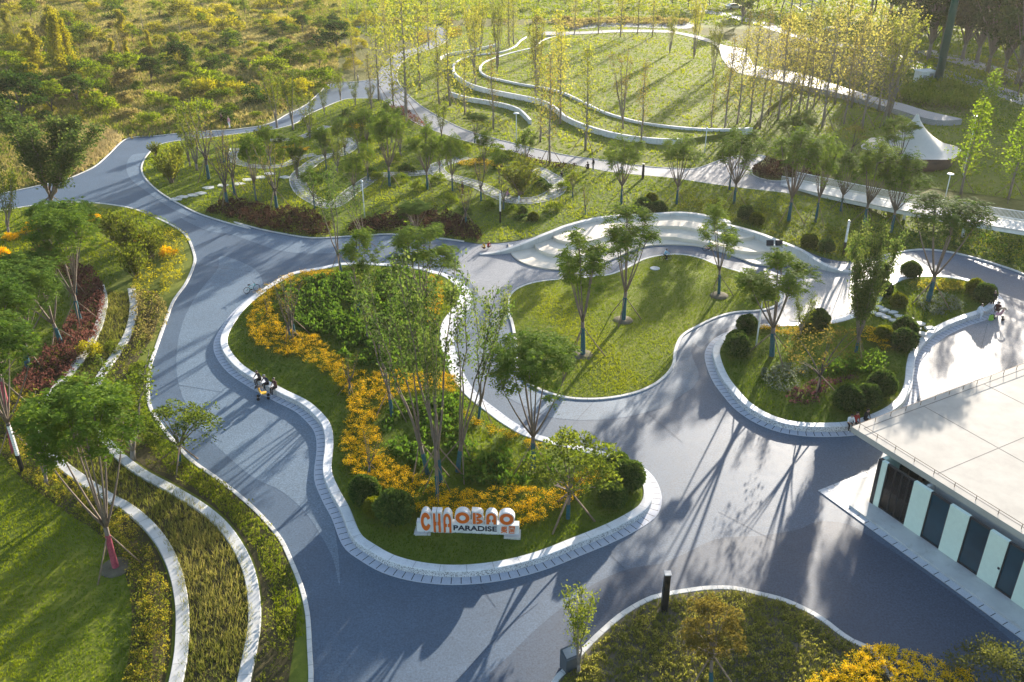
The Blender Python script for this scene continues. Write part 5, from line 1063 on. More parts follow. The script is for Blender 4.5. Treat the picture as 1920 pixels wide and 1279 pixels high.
def rect(x0, z0, x1, z1): return [(x0, z0), (x1, z0), (x1, z1), (x0, z1)]
W_ = SW; BH = .86
mb = MB(); slab(mb, rect(0, .12, W_, BH), 0, .44); link('block', mb.mesh('block', (MT['white'],)), sg)
for x_ in (.35, W_-.4): mb = MB(); mb.box((x_, .1, .06), (1.0, .75, .24)); link('footing', mb.mesh('footing', (MT['conc'],)), sg)
def arch(cx, z0, z1, w_, top): return [(cx-w_, z0), (cx+w_, z0), (cx+w_, z1-top)]+ell(cx, z1-top, w_, top, 12, 0, math.pi)[1:-1]+[(cx-w_, z1-top)]
def X(u): return (u-285)*U
def ring(cx, cz, rx, rz, ix, iz, g=None, n=40):
    """annulus, optionally with a gap on its right side"""
    if g is None: o_ = ell(cx, cz, rx, rz, n); i_ = ell(cx, cz, ix, iz, n)
    quads = []
    a0, a1 = (g, 2*math.pi-g) if g else (0, 2*math.pi)
    for i in range(n):
        q0 = a0+(a1-a0)*i/n; q1 = a0+(a1-a0)*(i+1)/n
        quads.append([(cx+rx*math.cos(q0), cz+rz*math.sin(q0)), (cx+rx*math.cos(q1), cz+rz*math.sin(q1)), (cx+ix*math.cos(q1), cz+iz*math.sin(q1)), (cx+ix*math.cos(q0), cz+iz*math.sin(q0))])
    return quads
letters = []
def letter(body, faces, y=-.03):
    mb = MB()
    for p in body: slab(mb, p, y, .42)
    l_ = link('letter', mb.mesh('letter', (MT['white'],)), sg); mb = MB()
    for p in faces: slab(mb, p, y-.025, y-.002)
    link('face', mb.mesh('face', (MT['orange'],)), l_)
# C H A : tall letters standing through the block
letter([ell(X(417), .98, 82*U, .80)], ring(X(417), .98, 68*U, .68, 30*U, .34, .42))
letter([rect(X(505), .14, X(566), 1.74), rect(X(574), .14, X(640), 1.74)], [rect(X(520), .20, X(552), 1.62), rect(X(552.5), .72, X(563), .98), rect(X(590), .20, X(622), 1.62), rect(X(578), .72, X(589.5), .98)])
letter([arch(X(714), .14, 1.74, 66*U, .5)], [q for q in ring(X(714), 1.16, 54*U, .48, 20*U, .26, None, 40)[:20]]+[rect(X(660), .20, X(690), 1.155), rect(X(738), .20, X(768), 1.155), rect(X(690.5), .62, X(706), .86), rect(X(722), .62, X(737.5), .86)], -.035)
letter([ell(X(925), 1.32, 110*U, .52)], ring(X(925), 1.32, 96*U, .42, 44*U, .2), .0)
letter([[(X(1052), .8), (X(1130), .8)]+[(X(1130)+88*U*math.cos(t), 1.08+.28*math.sin(t)) for t in np.linspace(-1.5, .6, 8)]+[(X(1130)+78*U*math.cos(t), 1.53+.30*math.sin(t)) for t in np.linspace(-.5, 1.5, 8)]+[(X(1052), 1.84)]], [rect(X(1066), .90, X(1106), 1.72)]+[[(X(1112)+a_*U*math.cos(t0), c_+b_*math.sin(t0)), (X(1112)+a_*U*math.cos(t1), c_+b_*math.sin(t1)), (X(1112)+a2*U*math.cos(t1), c_+b2*math.sin(t1)), (X(1112)+a2*U*math.cos(t0), c_+b2*math.sin(t0))] for (c_, a_, b_, a2, b2) in ((1.09, 92, .20, 36, .06), (1.51, 80, .21, 30, .07)) for t0, t1 in zip(np.linspace(-1.5, 1.5, 9)[:-1], np.linspace(-1.5, 1.5, 9)[1:])], .0)
letter([arch(X(1320), .8, 1.84, 82*U, .42)], [q for q in ring(X(1320), 1.40, 68*U, .34, 28*U, .18, None, 40)[:20]]+[rect(X(1252), .90, X(1292), 1.395), rect(X(1348), .90, X(1388), 1.395), rect(X(1292.5), 1.06, X(1310), 1.26), rect(X(1330), 1.06, X(1347.5), 1.26)], .0)
letter([ell(X(1530), 1.32, 112*U, .52)], ring(X(1530), 1.32, 96*U, .42, 44*U, .2), .0)
def text_mesh(body, size, extr, off, mat, width=None):
    cu = bpy.data.curves.new('t', 'FONT'); cu.body = body; cu.size = size; cu.extrude = extr; cu.offset = off
    o = bpy.data.objects.new('t', cu); COL.objects.link(o); bpy.context.view_layer.update()
    me = bpy.data.meshes.new_from_object(o.evaluated_get(bpy.context.evaluated_depsgraph_get())); bpy.data.objects.remove(o); bpy.data.curves.remove(cu)
    me.materials.clear(); me.materials.append(MT[mat])
    xs = [v.co.x for v in me.vertices]; ys = [v.co.y for v in me.vertices]
    return me, (min(xs), max(xs), min(ys), max(ys))
def put_text(name, body, x0, x1, z0, z1, mat, off=.0, y=-.012):
    me, (a0, a1, b0, b1) = text_mesh(body, 1.0, .012, off, mat)
    for v in me.vertices:
        X_, Y_, Z_ = v.co; v.co = (x0+(X_-a0)/(a1-a0)*(x1-x0), y-Z_, z0+(Y_-b0)/(b1-b0)*(z1-z0))
    me.flip_normals(); link(name, me, sg)
put_text('lettering', 'PARADISE', X(795), X(1395), .36, .75, 'navy', .028)
put_text('lettering', '樂', X(1452), X(1540), .24, .80, 'orange', .012); put_text('lettering', '園', X(1560), X(1645), .24, .80, 'orange', .012)
# ------------------------------------------------------------------ footbridge
near = [(545, 1030, .12), (800, 1085, .6), (1050, 1138, 1.2), (1300, 1186, 1.8), (1600, 1238, 2.4), (1904, 1287, 2.8), (2300, 1350, 3.1)]
NB = curve(np.array([(*G(1280+x/2.975, y/2.975, z), z) for x, y, z in near]), False, .8)
n2 = normals2(NB[:, :2].copy(), False); FB = NB.copy(); FB[:, :2] -= n2*3.0
br = empty('footbridge', tuple(map(float, NB[0]))); tag(br, 'long white footbridge with slatted railings rising to the right edge', 'footbridge')
o0 = NB[0]
mb = MB(); L = len(NB)
for nm_, mt_, z0, z1, i0, i1 in (('deck', 'conc', -.14, 0, .0, 3.0), ('girder', 'steel', -.55, -.145, .15, 2.85)):
    mb = MB(); vs = []
    for i in range(L):
        for o_, z_ in ((i0, z0), (i0, z1), (i1, z1), (i1, z0)): p = NB[i, :2]-n2[i]*o_; vs.append((p[0]-o0[0], p[1]-o0[1], NB[i, 2]+z_-o0[2]))
    mb.add(vs, [(i*4+k, (i+1)*4+k, (i+1)*4+(k+1) % 4, i*4+(k+1) % 4) for i in range(L-1) for k in range(4)]); 
    me = mb.mesh(nm_, (MT[mt_],)); bm = bmesh.new(); bm.from_mesh(me); bmesh.ops.recalc_face_normals(bm, faces=bm.faces); bm.to_mesh(me); bm.free(); link(nm_, me, br)
for o_ in (.08, 2.92):
    mb = MB(); R0 = NB.copy(); R0[:, :2] -= n2*o_; R0 -= o0
    mb.tube([tuple(p+[0, 0, 1.1]) for p in R0], .04, 5); mb.tube([tuple(p+[0, 0, .1]) for p in R0], .025, 4)
    for i in range(L-1):
        for k in range(6): p = R0[i]+(R0[i+1]-R0[i])*k/6; mb.box((p[0], p[1], p[2]+.6), (.03, .03, 1.0))
    link('railing', mb.mesh('railing', (MT['steel'],)), br)
for i in range(int(L*.45), L, 9):
    p = NB[i]-o0; q = p[:2]-n2[i]*1.5; mb = MB(); mb.tube([(q[0], q[1], -o0[2]), (q[0], q[1], p[2]-.5)], .18, 10); link('column', mb.mesh('column', (MT['steel'],)), br)
# ------------------------------------------------------------------ canopy, mast, cabinet, pylon, car
X_, Y_ = G(1703, 300); cn = empty('canopy', (X_, Y_, 0)); tag(cn, 'white pointed membrane canopy beyond the paved square', 'canopy')
hc = hgt(1703, 300, 214); mb = MB(); n = 32; vs = []
for t in np.linspace(0, 1, 9):
    r_ = .15+6.3*t**1.35; z_ = 1.7+(hc-1.7)*(1-t)**1.5
    for k in range(n): q = 2*math.pi*k/n; s_ = 1+.05*math.cos(6*q)*t; vs.append((r_*s_*math.cos(q), r_*s_*math.sin(q)*.9, z_))
mb.add(vs, [(i*n+k, (i+1)*n+k, (i+1)*n+(k+1) % n, i*n+(k+1) % n) for i in range(8) for k in range(n)], 0, True); link('membrane', mb.mesh('membrane', (MT['tent'],)), cn)
mb = MB(); mb.lathe([(5.6, 0), (5.7, 1.2), (5.4, 1.55)], n=28); link('base_wall', mb.mesh('base_wall', (m_plain('rust_base', (.07, .045, .035), .8),)), cn)
X_, Y_ = G(1757, 160); ms = empty('mast', (X_, Y_, 0)); tag(ms, 'tall dark green tubular mast beside the bright road at the top right', 'mast')
mb = MB(); mb.tube([(0, 0, .3), (0, 0, 40)], [.72, .5], 18); pole = link('pole', mb.mesh('pole', (MT['tower'],)), ms)
mb = MB()
for z_ in (1.5, 5, 9, 13, 17, 22): mb.lathe([(.80-.005*z_, z_), (.80-.005*z_, z_+.12)], n=18)
link('ring', mb.mesh('ring', (MT['tower'],)), pole); mb = MB(); mb.lathe([(1.3, 0), (1.3, .3)], n=18); link('foot', mb.mesh('foot', (MT['conc'],)), ms)
X_, Y_ = G(1731, 157); cb_ = empty('equipment_cabinet', (X_, Y_, 0), .25); tag(cb_, 'white equipment cabinet beside the green mast', 'cabinet')
mb = MB(); mb.bbox((0, 0, 1.2), (3.0, 2.2, 2.2), .06); body_ = link('body', mb.mesh('body', (MT['box'],)), cb_); mb = MB(); mb.bbox((0, 0, 2.38), (3.3, 2.5, .14), .04); link('lid', mb.mesh('lid', (MT['box'],)), cb_)
mb = MB(); mb.box((.5, -1.12, 1.2), (.8, .04, 1.7)); link('door', mb.mesh('door', (MT['grey'],)), cb_); mb = MB(); mb.box((-.8, -1.12, 1.5), (.7, .05, .6)); link('vent', mb.mesh('vent', (MT['grey'],)), cb_); mb = MB(); mb.box((0, 0, .05), (3.4, 2.6, .1)); link('plinth', mb.mesh('plinth', (MT['conc'],)), cb_)
X_, Y_ = G(1500, 34); py = empty('pylon', (X_, Y_, 0)); tag(py, 'grey lattice power pylon at the top edge beyond the golden grove', 'pylon')
mb = MB()
def lvl(z_): return 3.6*(1-z_/34)+.5
zs = [0, 4, 8, 12, 16, 20, 24, 28, 32]
for sx, sy in ((-1, -1), (1, -1), (1, 1), (-1, 1)): mb.tube([(sx*lvl(0), sy*lvl(0), 0), (sx*lvl(32), sy*lvl(32), 32)], .13, 4)
for z0, z1 in zip(zs[:-1], zs[1:]):
    for (ax, ay), (cx_, cy_) in (((-1, -1), (1, -1)), ((1, -1), (1, 1)), ((1, 1), (-1, 1)), ((-1, 1), (-1, -1))):
        mb.tube([(ax*lvl(z0), ay*lvl(z0), z0), (cx_*lvl(z1), cy_*lvl(z1), z1)], .06, 4); mb.tube([(cx_*lvl(z0), cy_*lvl(z0), z0), (ax*lvl(z1), ay*lvl(z1), z1)], .06, 4); mb.tube([(ax*lvl(z1), ay*lvl(z1), z1), (cx_*lvl(z1), cy_*lvl(z1), z1)], .06, 4)
link('lattice', mb.mesh('lattice', (MT['grey'],)), py)
mb = MB()
for z_ in (25, 29, 32): mb.tube([(-6, 0, z_), (0, 0, z_+.6), (6, 0, z_)], [.08, .2, .08], 4)
link('crossarm', mb.mesh('crossarm', (MT['grey'],)), py)
def car(px, py_, rz, label):
    X_, Y_ = G(px, py_); c_ = empty('parked_car', (X_, Y_, .05), rz); tag(c_, label, 'car')
    mb = MB(); prof = [(-2.2, .35), (2.2, .35), (2.25, .7), (2.0, .85), (1.1, .95), (.45, 1.4), (-1.2, 1.42), (-1.9, 1.0), (-2.25, .9)]
    t = MB(); t.prism(prof, -.85, .85, 0, bottom=True); mb.add([(p[0], p[2], p[1]) for p in t.v], [f[::-1] for f in t.f]); link('body', mb.mesh('body', (MT['car'],)), c_)
    mb = MB()
    for s_ in (-.856, .856): t = MB(); t.prism([(.95, .97), (.42, 1.33), (-1.15, 1.35), (-1.6, 1.0)], 0, .01, bottom=True); mb.add([(p[0], s_+p[2]-.005, p[1]) for p in t.v], t.f)
    link('window', mb.mesh('window', (MT['dark'],)), c_)
    for x_ in (-1.4, 1.4):
        for y_ in (-.8, .8): mb = MB(); mb.tube([(x_, y_-.1, .32), (x_, y_+.1, .32)], .32, 14); link('wheel', mb.mesh('wheel', (MT['tyre'],)), c_)
car(1376, 17, .3, 'silver car parked beside the far road at the top edge'); car(1560, 62, .2, 'silver car half hidden behind the golden grove')
# ------------------------------------------------------------------ lamps, posts, boxes
def post(bx_, by_, ty_, label, w_=.20, z=.05, lower='dark', upper='lampw', split=.38, tx=None):
    h = hgt(bx_, by_, ty_, z); X_, Y_ = G(bx_, by_, z); t = empty('lamp_post', (X_, Y_, z)); tag(t, label, 'lamp')
    mb = MB(); mb.bbox((0, 0, h*split/2), (w_, w_, h*split), .012); link('base', mb.mesh('base', (MT[lower],)), t)
    mb = MB(); mb.bbox((0, 0, h*(1+split)/2), (w_*.9, w_*.9, h*(1-split)-.004), .012)
    if upper == 'lampw':
        for k in range(14): mb.box((0, 0, h*split+h*(1-split)*(k+.5)/14), (w_*.96, w_*.96, .02), 0, 1)
    link('lamp_column', mb.mesh('lamp_column', (MT[upper], MT['grey'])), t); mb = MB(); mb.bbox((0, 0, h+.03), (w_*1.1, w_*1.1, .06), .01); link('cap', mb.mesh('cap', (MT['dark'] if upper == 'lampw' else MT['grey'],)), t)
post(938, 417, 361, 'tall lamp post with white diffuser left of the terrace wall'); post(1581, 478, 414, 'tall lamp post with white diffuser behind the terrace wall right end'); post(43, 886, 798, 'lamp post with white diffuser beside the pink trunked trees', .22)
post(1245, 1144, 1076, 'black square post lamp at the kerb of the nearest bed', .36, .15, 'dark', 'dark', .6); post(1205, 335, 308, 'short black post at the edge of the north path', .3, .05, 'dark', 'dark', .6)
def polelamp(bx_, by_, ty_, label, kind, z=.05, rz=0):
    h = hgt(bx_, by_, ty_, z); X_, Y_ = G(bx_, by_, z); t = empty('pole_lamp', (X_, Y_, z), rz); tag(t, label, 'lamp')
    mb = MB(); mb.tube([(0, 0, -.2), (0, 0, h*.5), (0, 0, h)], [.07, .06, .05], 8); link('pole', mb.mesh('pole', (MT['steel'],)), t)
    if kind == 'flood':
        mb = MB(); mb.tube([(-.7, 0, h-.1), (.7, 0, h-.1)], .035, 6); link('crossbar', mb.mesh('crossbar', (MT['steel'],)), t)
        for x_ in (-.45, .45):
            mb = MB(); mb.box((x_, -.05, h+.22), (.72, .12, .55), M=Matrix.Rotation(-.5, 3, 'X')); f_ = link('floodlight', mb.mesh('floodlight', (MT['dark'],)), t)
            mb = MB(); mb.box((x_, -.16, h-.06), (.62, .2, .05)); link('visor', mb.mesh('visor', (MT['grey'],)), f_)
    elif kind == 'disc': mb = MB(); mb.lathe([(.06, h-.06), (.42, h), (.40, h+.06), (.05, h+.09)], n=16); link('lamp_head', mb.mesh('lamp_head', (MT['steel'],)), t)
    else: mb = MB(); mb.lathe([(.04, h), (.13, h+.06), (.15, h+.16), (.1, h+.27), (.02, h+.31)], n=12); link('lamp_head', mb.mesh('lamp_head', (MT['lampw'],)), t)
polelamp(1446, 497, 459, 'white pole with twin black floodlights on the terrace', 'flood', .16); polelamp(1417, 653, 560, 'white pole at the left of the right planter among the leaves', 'flood', .6)
polelamp(684, 408, 343, 'thin white pole with a small round head beside the brown hedge', 'globe'); polelamp(968, 285, 213, 'pole lamp with a flat disc head below the lawn walls', 'disc'); polelamp(1321, 287, 243, 'white pole lamp with small head near the lawn wall end', 'globe'); polelamp(1805, 330, 219, 'thin lamp with flat disc head right of the canopy', 'disc'); polelamp(1772, 372, 327, 'thin lamp with flat disc head behind the footbridge railing', 'disc')
X_, Y_ = G(1068, 1252, .05); t = empty('service_box', (X_, Y_, .05), .5); tag(t, 'grey slanted service box beside the slim young tree at the bottom', 'box')
mb = MB(); v = [(-.42, -.3, 0), (.42, -.3, 0), (.42, .3, 0), (-.42, .3, 0), (-.42, -.34, .95), (.42, -.34, .95), (.42, .3, 1.25), (-.42, .3, 1.25)]; mb.add(v, [(3, 2, 1, 0), (4, 5, 6, 7), (0, 1, 5, 4), (1, 2, 6, 5), (2, 3, 7, 6), (3, 0, 4, 7)]); link('case', mb.mesh('case', (m_plain('case_grey', (.07, .085, .10), .5),)), t)
mb = MB(); mb.box((0, -.02, 1.13), (.7, .5, .03), M=Matrix.Rotation(.44, 3, 'X')); link('top_plate', mb.mesh('top_plate', (MT['grey'],)), t)
def stone(px, py_, s_, z, label, group):
    X_, Y_ = G(px, py_, z); r = prng(int(px*7+py_)); n = r.integers(5, 8); a_ = np.sort(np.linspace(0, 6.28, n, endpoint=False)+r.uniform(-.3, .3, n)); mb = MB()
    mb.prism([(s_*r.uniform(.8, 1.1)*math.cos(q), s_*.75*r.uniform(.8, 1.1)*math.sin(q)) for q in a_], -.1, .07, 0); o = link('stepping_stone', mb.mesh('stepping_stone', (MT['kerb'],))); o.location = (X_, Y_, z); tag(o, label, 'stepping stone', group)
for i, (x, y) in enumerate(sorted(K("F 1050,520 1088,523 1127,540 1172,553 1100,564 1137,580 1205,575 1175,598 1258,588 1052,549 1322,615 1302,645 1378,640 1340,672"))): stone(x, y, .48, .72, f'pale stepping stone in the right planter, {ordw(i)} from the left', 'stepping stones in the right planter')
for i, (x, y) in enumerate(sorted(K("A 985,1112 1020,1100 1075,1090 1120,1080 1165,1048 1245,1035 1330,1027 1385,1003 1452,990 1505,970 1592,990"))): stone(x, y, .85, .08, f'flat stepping stone on the garden lawn, {ordw(i)} from the left', 'stepping stones on the garden lawn')
mb = MB(); mb.lathe([(.5, 0), (.5, .03), (.4, .035)], n=24); o = link('manhole_cover', mb.mesh('manhole_cover', (MT['conc'],))); X_, Y_ = G(1228, 503, .2); o.location = (X_, Y_, float(H_lawn(np.array([[X_, Y_]]))[0])+.03); tag(o, 'round pale manhole cover on the small lawn', 'manhole cover')
mb = MB(); 
for i, (x, y, zf) in enumerate(((1168, 601, H_lawn), (1093, 666, H_lawn), (1348, 553, H_lawn), (217, 1064, None))):
    X_, Y_ = G(x, y, .25 if zf else .08); z_ = float(zf(np.array([[X_, Y_]]))[0]) if zf else .08; r = prng(i); mb.lathe([(.95, z_-.1), (.85, z_+.06), (.3, z_+.09)], (X_, Y_, 0), 16)
struct(link('mulch_ground', mb.mesh('mulch_ground', (MT['mulch'],))))

# saw-cut joints and old patches of the paving
def joint(s, w_=.035): C = curve(PX(K(s)), False, .8); k = np.vstack([offset(C, w_/2, False), offset(C, -w_/2, False)[::-1]]); struct(sheet('road_joint', k, .034, MT['asph_d']))
for s in ("H 1500,570 1590,660 1700,760", "H 770,735 860,860", "E 1700,1110 1904,1279", "E 1420,1040 1200,1279", "D 1000,960 1240,1000", "F 1700,620 1610,960", "E 590,335 770,190", "D 1200,100 1310,60", "D 1090,290 1420,330", "I 200,330 640,560", "H 640,1279 900,1000 1100,840", "D 900,1110 1240,1279", "A 620,880 800,940", "B 560,680 480,740", "F 300,620 330,900"): joint(s)
struct(sheet('road_patch', prune(curve(PX(K("H 1850,880 I 60,860 120,930 30,960")), True, .5)), .033, MT['asph'])) if False else None

# ------------------------------------------------------------------ the hazy evening air
def haze_box():
    mb = MB(); mb.box((0, 160, 21.5), (900, 720, 45)); o = link('haze', mb.mesh('haze')); o['kind'] = 'stuff'; o['label'] = 'thin warm evening haze over the park'; o['category'] = 'haze'
    m = bpy.data.materials.new('haze_air'); m.use_nodes = True; nt = m.node_tree; nt.nodes.remove(nt.nodes['Principled BSDF']); v = nt.nodes.new('ShaderNodeVolumePrincipled')
    v.inputs['Color'].default_value = (1, .97, .90, 1); v.inputs['Density'].default_value = .0001; v.inputs['Anisotropy'].default_value = .3
    nt.links.new(v.outputs[0], nt.nodes['Material Output'].inputs['Volume']); o.data.materials.append(m); o.display_type = 'WIRE'
haze_box()
# ------------------------------------------------------------------ people and cycles
def skin_body(joints, edges, rad):
    me = bpy.data.meshes.new('b'); names = list(joints); ix = {n: i for i, n in enumerate(names)}
    me.from_pydata([tuple(joints[n]) for n in names], [(ix[a_], ix[b_]) for a_, b_ in edges], []); me.update()
    o = bpy.data.objects.new('b', me); COL.objects.link(o); m = o.modifiers.new('s', 'SKIN'); m.use_smooth_shade = True
    sv = me.skin_vertices[0].data
    for n in names: r_ = rad[n]; sv[ix[n]].radius = (r_, r_) if not hasattr(r_, '__len__') else r_; sv[ix[n]].use_root = (n == 'pelvis')
    o.modifiers.new('u', 'SUBSURF').levels = 1
    bpy.context.view_layer.update()
    out = bpy.data.meshes.new_from_object(o.evaluated_get(bpy.context.evaluated_depsgraph_get())); bpy.data.objects.remove(o); bpy.data.meshes.remove(me)
    return out
EDG = [('pelvis', 'spine'), ('spine', 'chest'), ('chest', 'neck'), ('neck', 'chin'), ('chin', 'head'), ('head', 'crown')]
RAD = dict(pelvis=.145, spine=.13, chest=.15, neck=.055, chin=.075, head=.10, crown=.075)
for s_ in 'LR':
    EDG += [('chest', 'sho'+s_), ('sho'+s_, 'elb'+s_), ('elb'+s_, 'wri'+s_), ('wri'+s_, 'palm'+s_), ('pelvis', 'hip'+s_), ('hip'+s_, 'knee'+s_), ('knee'+s_, 'ank'+s_), ('ank'+s_, 'toe'+s_)]
    RAD.update({'sho'+s_: .07, 'elb'+s_: .045, 'wri'+s_: .03, 'palm'+s_: .038, 'hip'+s_: .10, 'knee'+s_: .062, 'ank'+s_: .042, 'toe'+s_: .04})
POSE = dict(
    stand=dict(pel=(0, 0, .93), lean=.03, elb=((.25, -.02, 1.12), (-.25, -.02, 1.12)), wri=((.25, .08, .88), (-.25, .08, .88)), knee=((.10, .02, .5), (-.10, .02, .5)), ank=((.11, -.02, .08), (-.11, -.02, .08))),
    walk=dict(pel=(0, 0, .92), lean=.05, elb=((.25, -.12, 1.14), (-.25, .08, 1.14)), wri=((.25, -.14, .9), (-.25, .26, .98)), knee=((.10, .18, .52), (-.10, -.02, .5)), ank=((.10, .28, .09), (-.10, -.32, .13))),
    sit=dict(pel=(0, -.02, .14), lean=.10, elb=((.25, .10, .38), (-.25, .10, .38)), wri=((.12, .32, .28), (-.12, .32, .28)), knee=((.11, .42, .12), (-.11, .42, .12)), ank=((.11, .44, -.36), (-.11, .46, -.36))),
    bend=dict(pel=(0, -.02, .14), lean=.30, elb=((.24, .30, .36), (-.24, .30, .36)), wri=((.10, .52, .34), (-.12, .52, .30)), knee=((.12, .42, .12), (-.10, .42, .12)), ank=((.11, .40, -.36), (-.11, .36, -.36))),
    squat=dict(pel=(0, -.08, .30), lean=.20, elb=((.26, .20, .55), (-.26, .20, .55)), wri=((.14, .42, .48), (-.12, .44, .42)), knee=((.16, .32, .46), (-.16, .32, .46)), ank=((.12, -.02, .08), (-.12, -.02, .08))),
    ride=dict(pel=(0, -.16, .82), lean=.22, elb=((.27, .22, 1.08), (-.27, .22, 1.08)), wri=((.22, .46, .98), (-.22, .46, .98)), knee=((.10, .20, .62), (-.10, .14, .40)), ank=((.10, .06, .26), (-.10, -.04, .10))))
def person(px, py_, pose, heading, label, shirt, pants, z=.03, s=1.0, hat=None, sleeves=True, loc=None, hair='hair', group=None, shoes='c_white'):
    P = POSE[pose]; pel = Vector(P['pel']); ln = P['lean']; up = Vector((0, ln, math.sqrt(max(1-ln*ln, .2)))); J = {}
    J['pelvis'] = pel; J['spine'] = pel+up*.22; J['chest'] = pel+up*.43; J['neck'] = pel+up*.56+Vector((0, .01, 0)); J['chin'] = J['neck']+Vector((0, .03+ln*.1, .07)); J['head'] = J['chin']+Vector((0, .005+ln*.12, .09)); J['crown'] = J['head']+Vector((0, -.01+ln*.1, .085))
    for i, q in enumerate('LR'):
        sg_ = 1 if i == 0 else -1
        J['sho'+q] = J['chest']+up*.06+Vector((.18*sg_, 0, 0)); J['elb'+q] = Vector(P['elb'][i]); J['wri'+q] = Vector(P['wri'][i]); d = (J['wri'+q]-J['elb'+q]).normalized(); J['palm'+q] = J['wri'+q]+d*.07
        J['hip'+q] = pel+Vector((.095*sg_, .02, -.03)); J['knee'+q] = Vector(P['knee'][i]); J['ank'+q] = Vector(P['ank'][i]); J['toe'+q] = J['ank'+q]+Vector((.02*sg_, .15, -.045))
    me = skin_body(J, EDG, RAD)
    mats_ = [MT['skin'], MT[shirt], MT[pants], MT[shoes]]; cls = {}
    for a_, b_ in EDG:
        if a_ in ('neck', 'chin', 'head') or b_.startswith('palm'): k = 0
        elif b_.startswith('toe'): k = 3
        elif a_.startswith(('hip', 'knee')) or b_.startswith('hip'): k = 2
        elif b_.startswith('wri'): k = 1 if sleeves else 0
        else: k = 1
        cls[(a_, b_)] = k
    E_ = list(cls); A_ = np.array([J[a_][:] for a_, _ in E_]); B_ = np.array([J[b_][:] for _, b_ in E_]); rr = np.array([(sum(np.atleast_1d(RAD[a_]))+sum(np.atleast_1d(RAD[b_])))*.5 for a_, b_ in E_])
    me.materials.clear()
    for m_ in mats_+[MT['hair'], MT['c_red']]: me.materials.append(m_)
    for p in me.polygons:
        c = np.array(p.center[:]); ab_ = B_-A_; t = np.clip(((c-A_)*ab_).sum(1)/np.maximum((ab_*ab_).sum(1), 1e-9), 0, 1); d = np.linalg.norm(c-(A_+t[:, None]*ab_), axis=1)-rr*.8
        p.material_index = cls[E_[int(np.argmin(d))]]; p.use_smooth = True
    # fingers, thumb and nose are added to the same body mesh
    ex = MB()
    for i, q in enumerate('LR'):
        w_ = J['palm'+q]; d = (J['palm'+q]-J['wri'+q]).normalized(); sd_ = d.cross(Vector((0, 0, 1))); sd_ = sd_.normalized() if sd_.length > .1 else Vector((0, 1, 0)); dn = d.cross(sd_).normalized(); dn = dn if dn.z < 0 else -dn
        for k, (o_, l_) in enumerate(((-.027, .065), (-.009, .075), (.009, .072), (.026, .055))): b0 = w_+sd_*o_+d*.02; ex.tube([b0, b0+d*l_*.55+dn*.012, b0+d*l_*.8+dn*.045], [.010, .009, .007], 5, 0)
        b0 = w_-sd_*.034-d*.03; ex.tube([b0, b0-sd_*.022+d*.03, b0-sd_*.018+d*.06+dn*.02], [.011, .010, .008], 5, 0)
    hd = J['head']; ex.tube([hd+Vector((0, .085, .02)), hd+Vector((0, .118, -.015)), hd+Vector((0, .09, -.025))], [.012, .018, .012], 5, 0)
    for sx in (-.098, .098): ex.tube([hd+Vector((sx, 0, .02)), hd+Vector((sx*1.12, -.01, -.0)), hd+Vector((sx, 0, -.035))], [.012, .018, .01], 5, 0)
    for sx in (-.035, .035): ex.tube([hd+Vector((sx, .088, .022)), hd+Vector((sx, .098, .022))], .011, 6, 4)
    ex.tube([hd+Vector((-.025, .088, -.055)), hd+Vector((0, .096, -.057)), hd+Vector((.025, .088, -.055))], .007, 5, 5)
    bm = bmesh.new(); bm.from_mesh(me); t_ = ex.mesh('x'); bm.from_mesh(t_); bm.to_mesh(me); bm.free()
    me.name = 'person'; o = link('person', me)
    hm = bmesh.new(); bmesh.ops.create_icosphere(hm, subdivisions=3, radius=.118)
    for v in hm.verts: v.co = Vector((v.co.x*.98, v.co.y*1.02, v.co.z*1.0))
    bmesh.ops.delete(hm, geom=[v for v in hm.verts if (v.co.z < -.01 and v.co.y > -.02) or v.co.z < -.07 or (v.co.y > .075 and v.co.z < .055)], context='VERTS')
    h_ = bpy.data.meshes.new('hair'); hm.to_mesh(h_); hm.free(); h_.polygons.foreach_set('use_smooth', [True]*len(h_.polygons)); ho = link('hat' if hat else 'hair', h_, o, MT[hat or hair]); ho.location = hd+Vector((0, -.008, .028))
    X_, Y_ = G(px, py_, z) if loc is None else loc; o.location = (X_, Y_, z); o.rotation_euler = (0, 0, heading); o.scale = (s, s, s)
    return tag(o, label, 'person', group)
